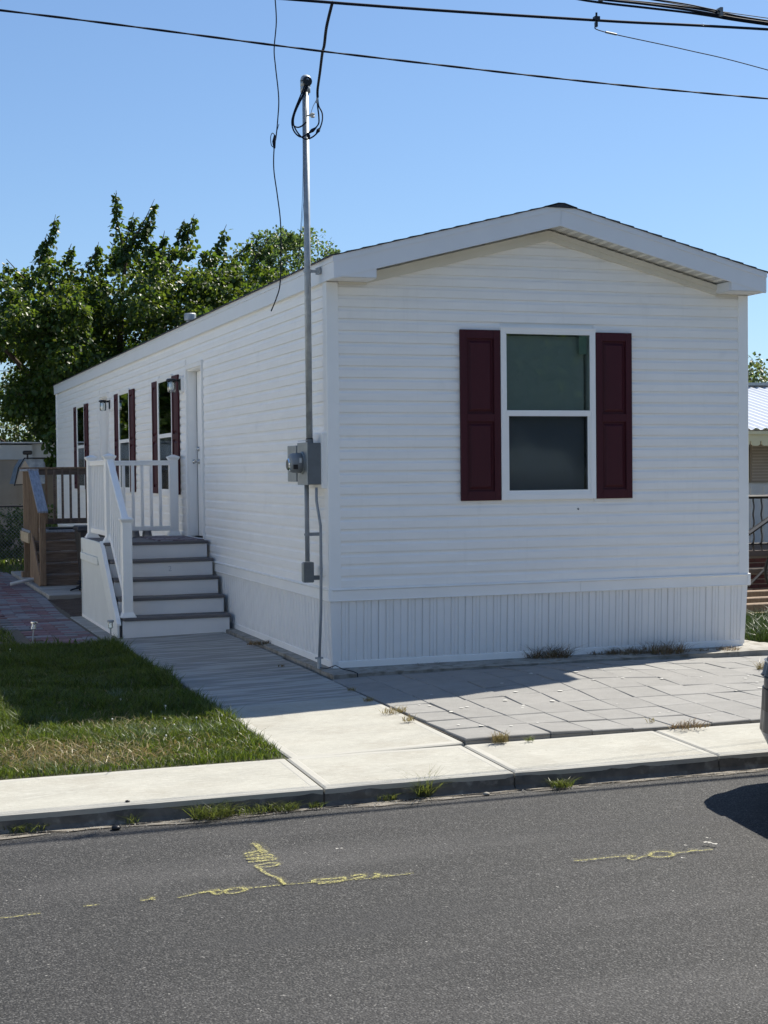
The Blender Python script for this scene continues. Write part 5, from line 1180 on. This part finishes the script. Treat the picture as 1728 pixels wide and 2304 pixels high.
for b_ in ((-1.6, 23.5, 5.4), (0.3, 23.6, 6.6), (2.3, 23.5, 7.1), (3.8, 23.9, 7.2), (5.2, 24.2, 6.9), (7, 24.6, 5.9), (1, 26.4, 6), (4, 26.6, 6), (-.4, 23.3, 3.6), (6, 23, 5)):
    limb((2.2 + r2.uniform(-.05, .05), 24.5, r2.uniform(2.2, 3.5)), b_, .12, .025)
g.v += []; off = len(g.v); g.v += TW.v; g.f += [tuple(i + off for i in f) for f in TW.f]
mesh('trunk', g, BARK, TR, smooth=True)

def simple_tree(label, x, y, z0, H_, rx, ry, n_, per, size, m, seed, group=None, trunk=.22, cz=.62, name='leafy_tree'):
    t_ = thing(name, label, 'tree', (x, y, z0), group); rr = random.Random(seed); C = []; Rr = []
    while len(C) < n_:
        a, b_, c = rr.uniform(-1, 1), rr.uniform(-1, 1), rr.uniform(-1, 1)
        if a * a + b_ * b_ + c * c > 1 or noise.noise(Vector((a * 2 + seed, b_ * 2, c * 2))) < -.22: continue
        k = 1 + .25 * noise.noise(Vector((a * 1.5, b_ * 1.5 + seed, c * 1.5))); C.append((x + a * rx * k, y + b_ * ry * k, z0 + H_ * (cz + .38 * c * k))); Rr.append(rr.uniform(.09, .17) * H_ * .8)
    leaf_cloud('crown', np.array(C), np.array(Rr), per, size, m, t_, seed=seed, droop=.2)
    gg = G().tube([(x, y, z0), (x + .1, y, z0 + H_ * .3), (x, y, z0 + H_ * .62)], [trunk, trunk * .75, trunk * .35], 9)
    for i in range(6):
        c = C[rr.randrange(n_)]; gg.tube([(x, y, z0 + H_ * rr.uniform(.25, .5)), ((x + c[0]) / 2, (y + c[1]) / 2, z0 + H_ * .5), c], [trunk * .4, trunk * .25, .02], 6)
    mesh('trunk', gg, BARK, t_, smooth=True); return t_
# second finer leaved tree right of the first
T2 = thing('fine_leaf_tree', 'paler fine leaved tree behind the roof, just left of the service mast', 'tree', (9.0, 34, -.09))
prof2 = [(6.6, 7.8), (7.4, 8.6), (7.9, 9.0), (8.3, 9.75), (8.7, 9.5), (9.1, 9.8), (9.6, 9.4), (9.9, 9.6), (10.15, 9.1), (10.4, 8.9), (10.8, 8.2), (11.4, 7.4)]
C = []; Rr = []
while len(C) < 420:
    x = r2.uniform(6.6, 11.4); y = 34 + r2.uniform(-2.4, 2.4); top = 0
    for (a, za), (b_, zb) in zip(prof2[:-1], prof2[1:]):
        if a <= x <= b_: top = za + (zb - za) * (x - a) / (b_ - a)
    top -= .12 + .9 * ((y - 34) / 2.4) ** 2; z = top - abs(r2.gauss(0, 1)) * 2.0
    if z < 3.2 or noise.noise(Vector((x * 1.3, y, z * 1.3))) < -.25: continue
    C.append((x, y, z)); Rr.append(r2.uniform(.14, .38))
leaf_cloud('crown', np.array(C), np.array(Rr), 52, .10, LEAF2, T2, seed=9, droop=.0, squash=1, surf=.3)
g = G().tube([(9, 34, -.1), (9.1, 34, 3), (9, 34, 6.5)], [.28, .2, .1], 9)
for c in C[:14]: g.tube([(9, 34, 4.2), ((9 + c[0]) / 2, 34, (5.5 + c[2]) / 2), c], [.07, .04, .01], 5)
mesh('trunk', g, BARK, T2, smooth=True)
# far trees
simple_tree('sunlit tree beyond the beige trailer at the far left edge', -2.2, 46, -.09, 5.6, 2.6, 2.2, 110, 90, .16, LEAF3, 21, 'trees beyond the trailer')
simple_tree('olive green tree beyond the beige trailer, hidden partly by the big crown', 3.4, 50, -.09, 6.0, 3.2, 2.4, 110, 90, .16, LEAF3, 22, 'trees beyond the trailer')
simple_tree('low round tree behind the metal roof at the right edge', 24.2, 31.5, -.09, 5.6, 2.6, 2.4, 110, 100, .12, LEAF3, 23, 'trees at the right edge')
simple_tree('wide tree behind the metal roof, just outside the right edge', 30.0, 33, -.09, 5.8, 3.2, 2.4, 90, 90, .14, LEAF3, 24, 'trees at the right edge')
# trees on the other side of the lawn and street: seen as reflections in the windows
for i, (x, y, h) in enumerate(((-9.5, 24, 7.5), (-5.0, 30, 8.0), (-6.6, 38, 8.5), (-3.4, 47, 8.5))):
    simple_tree('tree across the side lawn reflected in the side windows, number %s from the street' % ('first', 'second', 'third', 'fourth')[i] if False else ('bushy tree across the side lawn, nearest to the street', 'bushy tree across the side lawn, second from the street', 'tall bushy tree across the side lawn, third from the street', 'tall bushy tree across the side lawn, farthest from the street')[i], x, y, -.09, h, 2.6, 2.4, 150, 90, .24, LEAF, 40 + i, 'trees across the side lawn')
for i, (x, y, h) in enumerate(((5.0, -24, 8.5), (10.5, -25, 9.5), (-1.5, -27, 8), (15.5, -24, 8.5))):
    simple_tree(('round tree across the street opposite the front window', 'tallest tree across the street, right of the window reflection', 'tree across the street behind the camera', 'tree across the street farthest right')[i], x, y, -.09, h, 3.6, 2.6, 200, 90, .30, LEAF, 50 + i, 'trees across the street')

# ==================================================================== left neighbour trailer, fence, awning
NT = thing('neighbour_trailer', 'beige trailer with off white eave at the far left behind the fence', 'trailer', (-3, 26, -.09))
NB = mesh('trailer_wall', G().box(-12, -.03, 23.5, 27, .0, 2.26), BEIGE, NT)
mesh('trailer_wall', G().box(-.03, 3.6, 23.9, 27, .0, 2.26), BEIGED, NT)
for i in range(34):
    x = -12 + i * .352; mesh('wall_rib', G().box(x, x + .02, 23.488, 23.4995, .6, 2.05), BEIGE, NB)
mesh('eave_band', G().box(-12.05, -.02, 23.44, 23.4995, 2.06, 2.40).box(-.015, 3.65, 23.55, 23.895, 2.10, 2.42), OFFW, NT)
g = G()
for i in range(32):
    a, b_ = -12 + i * .5, -12 + (i + 1) * .5
    za, zb = 2.43 + .05 * math.sin((a + 12) / 16 * math.pi), 2.43 + .05 * math.sin((b_ + 12) / 16 * math.pi)
    g.hexa([(a, 23.35, za - .03), (b_, 23.35, zb - .03), (b_, 27.1, zb - .03), (a, 27.1, za - .03)], [(a, 23.35, za), (b_, 23.35, zb), (b_, 27.1, zb), (a, 27.1, za)])
mesh('trailer_roof', g, METROOF, NT)
mesh('trailer_skirt', G().box(-12, 3.6, 23.52, 23.6, -.09, .62), BEIGED, NT)
AW = thing('garden_shed_hood', 'small blue grey canvas hood with black edging on the beige wall, behind the wooden stairs', 'canopy', (-.35, 22, 1.4))
mesh('hood_canvas', G().prism([(-.62, 1.50), (-.52, 1.86), (-.40, 2.05), (.05, 2.05), (.05, 1.50)], 1, 21.6, 22.8), TARP, AW)
mesh('hood_side', G().prism([(-.60, 1.50), (-.50, 1.84), (-.385, 2.02), (-.27, 1.82), (-.27, 1.50)], 1, 21.575, 21.598), BEIGE, AW)
g = G().tube([(-.625, 21.57, 1.46), (-.53, 21.57, 1.86), (-.40, 21.57, 2.07), (.06, 21.57, 2.07)], .016, 6).tube([(-.60, 21.57, 1.48), (-.30, 21.57, 1.50)], .010, 6); mesh('hood_edging', g, BLACKM, AW)
mesh('hood_post', G().tube([(.0, 22.5, -.09), (.0, 22.5, 1.5)], .03, 8), BLACKM, AW)
FL = thing('flood_light', 'black flood light on a short stem above the blue grey hood', 'lamp', (-.3, 21.8, 2.05)); mesh('light_head', G().box(-.41, -.21, 21.7, 21.85, 2.15, 2.24), BLACKM, FL, bevel=.02); mesh('light_stem', G().tube([(-.31, 21.78, 2.05), (-.31, 21.78, 2.16)], .02, 8), BLACKM, FL)
FN = thing('chain_link_fence', 'low chain link fence in front of the beige trailer at the far left', 'fence', (-2, 19.3, -.09))
FM = mat('fence_wire', (.22, .24, .25), .5, metal=.5)
FM2 = mat('fence_rail_dark', (.03, .03, .035), .5, metal=.3)
mesh('top_rail', G().tube([(-6.5, 19.3, 1.06), (-.25, 19.3, 1.06)], .022, 8), FM2, FN)
for x in (-6.5, -4.9, -3.4, -1.75, -.27): mesh('fence_post', G().tube([(x, 19.3, -.1), (x, 19.3, 1.09)], .028, 8), FM2, FN)
g = G(); p_ = .075; x = -6.5 - 1.1
while x < -.25:
    for s_ in (-1, 1):
        x0, x1 = (x, x + 1.12) if s_ > 0 else (x + 1.12, x)
        ts = [0, 1]; 
        # clip to fence span
        lo, hi = -6.5, -.27
        def at(u): return (x0 + (x1 - x0) * u, 19.3 + .004 * s_, -.07 + 1.12 * u)
        u0, u1 = 0, 1
        for lim, sg in ((lo, 1), (hi, -1)):
            fa = (at(0)[0] - lim) * sg; fb = (at(1)[0] - lim) * sg
            if fa < 0 and fb < 0: u1 = u0 - 1
            elif fa < 0: u0 = max(u0, -fa / (fb - fa))
            elif fb < 0: u1 = min(u1, fa / (fa - fb))
        if u1 > u0 + .02: g.tube([at(u0), at(u1)], .0035, 3, caps=False)
    x += p_
mesh('wire_mesh', g, FM, FN, kind='stuff')
# dark plants by the fence
def bush(x, y, z, r, label, m=LEAF, seed=1, n_=10, per=60, size=.09):
    t_ = thing('bush', label, 'bush', (x, y, -.09), 'bushes by the fence'); rr = random.Random(seed)
    C = [(x + rr.uniform(-r, r), y + rr.uniform(-r, r) * .6, z + rr.uniform(0, r)) for _ in range(n_)]
    leaf_cloud('foliage', np.array(C), np.array([r * .4] * n_), per, size, m, t_, seed=seed)
    mesh('stem', G().tube([(x, y, -.1), (x, y, z + r * .5)], .02, 5), BARK, t_)
bush(-.15, 20.3, .2, .75, 'dark bush beside the chain link fence end, behind the wooden stairs', seed=5, n_=22, per=70)
bush(-1.3, 20.2, .05, .45, 'low dark bush behind the chain link fence', seed=6, n_=12)
bush(-2.4, 20.4, .05, .45, 'low dark bush behind the chain link fence, farther left', seed=8, n_=12)
# far wires low on the left
o = mesh('distant_wire', G().tube([(-20, 40, 5.35), (14, 40, 5.15)], .012, 4), BLACK, origin=(-3, 40, 5.2)); tag(o, 'thin distant wire low in the sky at the left edge', 'cable')

# ==================================================================== right neighbour
RN = thing('neighbour_house', 'neighbour house with white ribbed metal roof and cream scalloped awning at the right edge', 'house', (10.5, 9, -.09))
WX0, WX1, WY = 8.05, 16.0, 7.75
wl = mesh('wall', G().box(WX0, WX1, WY, 12.5, .35, 2.3), OFFW, RN)
for i in range(34):
    x = WX0 + .02 + i * .235; mesh('wall_rib', G().box(x, x + .09, WY - .014, WY - .001, .5, 1.40), OFFW, wl)
# corrugated roof, slope from front eave up
g = G(); x = WX0 - .4; prevz = None; cols = []
while x < WX1 + .4:
    cols.append((x, 0)); cols.append((x + .05, .028)); cols.append((x + .08, .028)); cols.append((x + .13, 0)); x += .165
ye, yr = 7.0, 10.6; ze, zr_ = 2.27, 3.12
for (xx, dz) in cols: g.v += [(xx, ye, ze + dz), (xx, yr, zr_ + dz)]
for i in range(len(cols) - 1): g.f.append((2 * i, 2 * i + 2, 2 * i + 3, 2 * i + 1))
mesh('metal_roof', g, METROOF, RN)
g = G().hexa([(WX0 - .4, yr, 3.0), (WX1, yr, 3.0), (WX1, 13, 2.5), (WX0 - .4, 13, 2.5)], [(WX0 - .4, yr, 3.15), (WX1, yr, 3.15), (WX1, 13, 2.62), (WX0 - .4, 13, 2.62)]); mesh('back_roof', g, METROOF, RN)
mesh('ridge_flashing', G().beam((WX0 - .4, yr, 3.16), (WX1, yr, 3.20), .25, .05), METERL, RN)
# awning fascia with scallops
g = G().box(WX0 - .35, WX1, ye + .02, ye + .05, 2.10, 2.245).box(WX0 - .35, WX1, ye - .01, ye + .019, 2.20, 2.25); x = WX0 - .35
while x < WX1: g.prism([(x + .01, 2.10), (x + .17, 2.10), (x + .165, 2.05), (x + .13, 2.03), (x + .05, 2.03), (x + .015, 2.05)], 1, ye + .022, ye + .04); x += .18
mesh('scalloped_awning', g, CREAM, RN)
# windows and shutter
GW = mat('neighbour_glass', (.10, .12, .12), .15)
x = WX0 - .0
for k in range(4):
    x0 = 8.25 + k * 1.9
    g = G().box(x0, x0 + .95, WY - .03, WY - .0145, 1.47, 2.12); w_ = mesh('window', g, CREAM, RN)
    mesh('pane', G().box(x0 + .06, x0 + .89, WY - .034, WY - .0305, 1.83, 2.07), GW, w_); mesh('pane', G().box(x0 + .06, x0 + .89, WY - .034, WY - .0305, 1.52, 1.79), OFFW, w_)
    for j in range(4): mesh('slat', G().box(x0 + .06, x0 + .89, WY - .042, WY - .0345, 1.53 + j * .065, 1.545 + j * .065), METERL, w_)
    sh = mesh('shutter', G().box(x0 + .97, x0 + 1.33, WY - .04, WY - .0145, 1.47, 2.14), BEIGED, RN)
    for j in range(13): mesh('louvre', G().box(x0 + 1.0, x0 + 1.30, WY - .050, WY - .0405, 1.50 + j * .047, 1.530 + j * .047), BEIGE, sh)
# brick base and stoop
def brick_wall(x0, x1, y, z0, z1, nm, par, m=BRICK):
    back = mesh(nm, G().box(x0, x1, y, y + .3, z0, z1), MORTAR, par); bl, bh = .20, .062; r = 0; z = z0 + .01
    me = mk(G().box(-.095, .095, -.012, .02, 0, .056), 'brick_unit', m)
    while z + .056 < z1:
        x = x0 + (0 if r % 2 else .1)
        while x < x1 - .05: inst('brick', me, back, (x + .1, y, z)); x += bl
        z += bh + .006; r += 1
brick_wall(8.1, 10.6, 6.35, -.09, .42, 'stoop_riser', RN); brick_wall(8.0, 8.9, 5.95, -.09, .20, 'stoop_step', RN, BRICKD)
mesh('stoop_slab', G().box(8.05, 10.7, 6.28, 7.75, .42, .50).box(7.95, 8.95, 5.90, 6.34, .20, .26), mat('brown_slab', (.11, .085, .07), .8), RN)
mesh('house_base', G().box(WX0, WX1, 7.8, 12.4, -.09, .36), BRICKD, RN)
IR = thing('iron_railing', 'black wrought iron stair railing with twisted bars in front of the neighbour house', 'railing', (9, 6.3, .5))
g = G().tube([(7.9, 6.3, 1.28), (10.6, 6.3, 1.28)], .030, 6).tube([(7.9, 6.3, .60), (10.6, 6.3, .60)], .016, 6).tube([(7.8, 5.6, .78), (8.5, 6.0, 1.02), (9.0, 6.3, 1.22)], .034, 6).tube([(7.8, 5.6, .05), (9.0, 6.3, .62)], .020, 6); mesh('rail', g, BLACKM, IR)
for i in range(20):
    x = 7.95 + i * .135; q = []
    for k in range(26): a = k * .9; q.append((x + .006 * math.cos(a), 6.3 + .006 * math.sin(a), .5 + k * .78 / 25))
    mesh('baluster', G().tube(q, .016, 4), BLACKM, IR)
BK = thing('bicycle', 'black bicycle leaning by the brick steps at the right edge', 'bicycle', (9.0, 5.6, -.09))
def wheel(cx, cy):
    g = G(); R0 = .33; pts = [(cx + R0 * math.cos(a_ * math.pi / 14), cy, .25 + R0 * math.sin(a_ * math.pi / 14)) for a_ in range(29)]; g.tube(pts, .022, 6, caps=False); w_ = mesh('wheel', g, RUBB, BK)
    g = G()
    for k in range(14): a = k * 2 * math.pi / 14; g.tube([(cx, cy, .25), (cx + .31 * math.cos(a), cy, .25 + .31 * math.sin(a))], .0015, 3)
    g.lathe([(.03, -.03), (.03, .03)], (cx, cy, .25), axis='y', n=8); mesh('spokes', g, CHROME, w_)
wheel(8.42, 5.6); wheel(9.52, 5.6)
mesh('frame', G().tube([(8.5, 5.6, .25), (8.62, 5.6, .72), (8.66, 5.6, .86)], .014, 7).tube([(8.62, 5.6, .70), (9.05, 5.6, .22), (9.52, 5.6, .25), (9.2, 5.6, .70), (8.63, 5.6, .74)], .015, 7).tube([(9.05, 5.6, .22), (9.22, 5.6, .80)], .014, 7), BLACKM, BK)
mesh('handlebar', G().tube([(8.52, 5.38, .90), (8.60, 5.45, .93), (8.66, 5.6, .88), (8.60, 5.75, .93), (8.52, 5.82, .90)], .013, 7), BLACKM, BK); mesh('saddle', G().box(9.10, 9.34, 5.55, 5.65, .80, .85), BLACKM, BK, bevel=.02)
# timber edging and ground mat, long grass
mesh('timber_walk', G().box(5.6, 10.5, 3.35, 5.9, -.085, -.07), mat('brown_flat_ground', (.135, .105, .045), .9, col2=(.20, .155, .07), vscale=1.5, stretch=(.4, 3, 1), bump=.5, bscale=40), kind='structure')
for i, y in enumerate((3.45, 4.2, 5.1)): o = mesh('landscape_timber', G().box(5.4, 9.5, y, y + .14, -.08, .03), WOOD, bevel=.01, origin=(7, y, 0)); tag(o, ('nearest brown landscape timber beyond the house corner', 'middle brown landscape timber beyond the house corner', 'brown landscape timber closest to the brick steps')[i], 'timber', 'landscape timbers')
x, y = scatter(9000, 4.55, 7.2, .5, 2.5); o = blades('tall_grass', np.stack([x, y, np.full(len(x), -.088)], 1), .06, .24, .010, DGRASS, .9); tag(o, 'long grass coloured darker for shade, past the right front corner of the mobile home', 'grass', kind='stuff')

# ==================================================================== off-frame homes and pavement added to bounce sun onto the shaded walls
def bounce_home(label, x0, x1, y0, y1, m, gable_axis, zb=.0):
    t_ = thing('mobile_home', label, 'mobile home', ((x0 + x1) / 2, (y0 + y1) / 2, -.09), 'added mobile homes for bounced light')
    mesh('skirting', G().box(x0 + .05, x1 - .05, y0 + .05, y1 - .05, -.09, .66), OFFW, t_)
    w_ = mesh('wall', G().box(x0, x1, y0, y1, .66, 3.35), m, t_)
    g = G()
    if gable_axis == 1: g.prism([(x0 - .1, 3.35), (x1 + .1, 3.35), ((x0 + x1) / 2, 3.98)], 1, y0 - .3, y1 + .3)
    else: g.prism([(y0 - .1, 3.35), (y1 + .1, 3.35), ((y0 + y1) / 2, 3.98)], 0, x0 - .3, x1 + .3)
    mesh('roof', g, ROOFM, t_)
    n_ = int(((y1 - y0) if gable_axis == 1 else (x1 - x0)) / 3.2)
    for i in range(n_):
        c = (y0 if gable_axis == 1 else x0) + (i + .6) * 3.2
        if gable_axis == 1: f = mesh('window', G().box(x1 + .002, x1 + .03, c - .45, c + .45, 1.5, 2.9), TRIM, w_); mesh('pane', G().box(x1 + .0305, x1 + .034, c - .40, c + .40, 1.55, 2.85), GW, w_)
        else: f = mesh('window', G().box(c - .45, c + .45, y1 + .002, y1 + .03, 1.5, 2.9), TRIM, w_); mesh('pane', G().box(c - .40, c + .40, y1 + .0305, y1 + .034, 1.55, 2.85), GW, w_)
bounce_home('added white mobile home across the side lawn, unseen, bouncing sun onto the side wall', -13.2, -8.9, -1.2, 17.5, VINYL, 1)
bounce_home('added white mobile home behind the camera, unseen, bouncing sun onto the front wall', -20, 2.0, -23.0, -18.6, VINYL, 0)
slab_with_groove('bounce_driveway_left', -8.6, -4.4, -3.33, 15.0, lambda x, y: -0.06, CONC, None, th=.08); bpy.data.objects['bounce_driveway_left']['kind'] = 'structure'  # unseen pale concrete, added to bounce sun toward the side wall
mesh('bounce_sidewalk', G().box(-60, 60, -15.4, -14.0, -.3, -.08), CONC, kind='structure')  # unseen far pavement, added to bounce sun onto the front wall
mesh('bounce_driveway', G().box(-12, 9, -18.3, -15.41, -.2, -.082), CONC, kind='structure')  # more unseen pale paving, added for the same bounce
# ==================================================================== parked car (only its nose corner reaches the frame)
CA = thing('parked_car', 'dark graphite car parked on the street at the right edge, only its front corner showing', 'car', (0, 0, 0))
def car():
    # local: nose at x=0, rear +x; centre y=0; z from ground
    st = [(0.0, .58, .42, .66, .70), (.05, .72, .33, .78, .82), (.15, .83, .27, .86, .90), (.35, .89, .24, .92, .96), (.75, .925, .24, .97, 1.03), (1.25, .93, .24, 1.02, 1.10), (1.9, .935, .24, 1.03, 1.12), (2.8, .935, .24, 1.04, 1.12), (3.6, .93, .24, 1.04, 1.12), (4.1, .91, .26, 1.02, 1.10), (4.4, .84, .32, .95, 1.04), (4.5, .70, .42, .85, .95)]
    g = G(); n_ = 0; rings = []
    for (x, w_, zb, zs_, zt_) in st:
        half = [(w_ * .90, zb), (w_ * .985, zb + (zs_ - zb) * .25), (w_, zb + (zs_ - zb) * .6), (w_ * .965, zs_), (w_ * .84, zt_ - .02), (w_ * .45, zt_ + .01)]
        ring_ = [(x, a, b_) for a, b_ in half] + [(x, -a, b_) for a, b_ in half[::-1]]; n_ = len(ring_); g.v += ring_
    for i in range(len(st) - 1):
        for k in range(n_): g.f.append((i * n_ + k, i * n_ + (k + 1) % n_, (i + 1) * n_ + (k + 1) % n_, (i + 1) * n_ + k))
    g.f.append(tuple(range(n_))[::-1]); g.f.append(tuple((len(st) - 1) * n_ + k for k in range(n_)))
    return g
O = Vector((1.175, -5.275, RZ)); th_ = math.radians(-8)
def T(gg):
    c, s_ = math.cos(th_), math.sin(th_)
    gg.v = [(O.x + v[0] * c - v[1] * s_, O.y + v[0] * s_ + v[1] * c, O.z + v[2]) for v in gg.v]; return gg
o = mesh('body', T(car()), CARP, CA, smooth=True); md = o.modifiers.new('sub', 'SUBSURF'); md.levels = 2; md.render_levels = 2
# greenhouse
g = G(); cab = [(1.15, .80, 1.08), (1.95, .66, 1.60), (3.3, .66, 1.62), (4.25, .74, 1.08)]
V = []
for (x, w_, z) in cab: V += [(x, w_, z), (x, -w_, z)]
V += [(1.15, .80, 1.0), (1.15, -.80, 1.0), (4.25, .74, 1.0), (4.25, -.74, 1.0)]
g.add(V, [(0, 2, 3, 1), (2, 4, 5, 3), (4, 6, 7, 5), (0, 8, 10, 6), (0, 6, 4, 2), (1, 3, 5, 7), (1, 7, 11, 9)])
mesh('windows', T(g), mat('car_glass', (.02, .022, .025), .05), CA)
g = G().add([(1.93, .67, 1.605), (1.93, -.67, 1.605), (3.32, -.67, 1.63), (3.32, .67, 1.63), (2.6, .60, 1.67), (2.6, -.60, 1.67)], [(0, 1, 5, 4), (4, 5, 2, 3), (0, 4, 3), (1, 2, 5)]); mesh('roof_panel', T(g), CARP, CA)
def wrap(name, z0, z1, k0, k1, m, ymin, dx=0.0, bev=.008):
    P = [(-.014, 0), (-.010, .50), (.010, .62), (.050, .735), (.148, .838), (.26, .880), (.38, .905)]
    P = [(p.x, p.y) for p in smooth_pts([(p[0], p[1], 0) for p in P], 4)]
    for sd in ((1, -1) if ymin > 0 else (0,)):
        if sd: Q = [(-.010 + .0, ymin)] + [p for p in P if p[1] > ymin + .02]; Q = [(x, y * sd) for x, y in Q] + [(.45, .86 * sd), (.45, ymin * sd)]
        else: Q = [(x, -y) for x, y in P[::-1]] + P[1:]
        if not sd: Q = [(.45, -.86)] + Q + [(.45, .86)]
        def S(q, k, z): return (q[0] + dx + (1 - k) * .8, q[1] * k, z)
        n_ = len(Q); g = G(); g.add([S(q, k0, z0) for q in Q] + [S(q, k1, z1) for q in Q], [tuple(range(n_)), tuple(range(2 * n_ - 1, n_ - 1, -1))] + [(i, (i + 1) % n_, n_ + (i + 1) % n_, n_ + i) for i in range(n_)])
        mesh(name, T(g), m, CA, bevel=bev)
wrap('headlight', .675, .765, .992, .972, mat('headlight_dark', (.05, .055, .065), .08, metal=.3), .36)
wrap('grille', .47, .60, .996, .990, BLACKM, 0, bev=0)
wrap('bumper_flare', .345, .4695, 1.006, .997, CARP, 0, bev=0)
wrap('front_valance', .19, .3445, .93, 1.006, CARV, 0, bev=0)
for x in (.95, 3.65):
    for s_ in (-1, 1):
        w_ = mesh('wheel', T(G().lathe([(.24, -.11), (.335, -.10), (.345, -.06), (.345, .06), (.335, .10), (.24, .11)], (x, s_ * .80, .345), axis='y', n=28)), RUBB, CA, smooth=False)
        gg = G().lathe([(.235, -.112), (.20, -.10), (.06, -.108), (.04, -.114)], (x, s_ * .80, .345), axis='y', n=20)
        if s_ > 0: gg = G().lathe([(.235, .112), (.20, .10), (.06, .108), (.04, .114)], (x, s_ * .80, .345), axis='y', n=20)
        mesh('rim', T(gg), CHROME, w_)
for s_ in (-1, 1): mesh('wing_mirror', T(G().box(1.45, 1.62, s_ * .93 - .08, s_ * .93 + .08, 1.05, 1.18)), CARP, CA, bevel=.03)
CA.location = (0, 0, 0)
print('objects', len(bpy.data.objects))
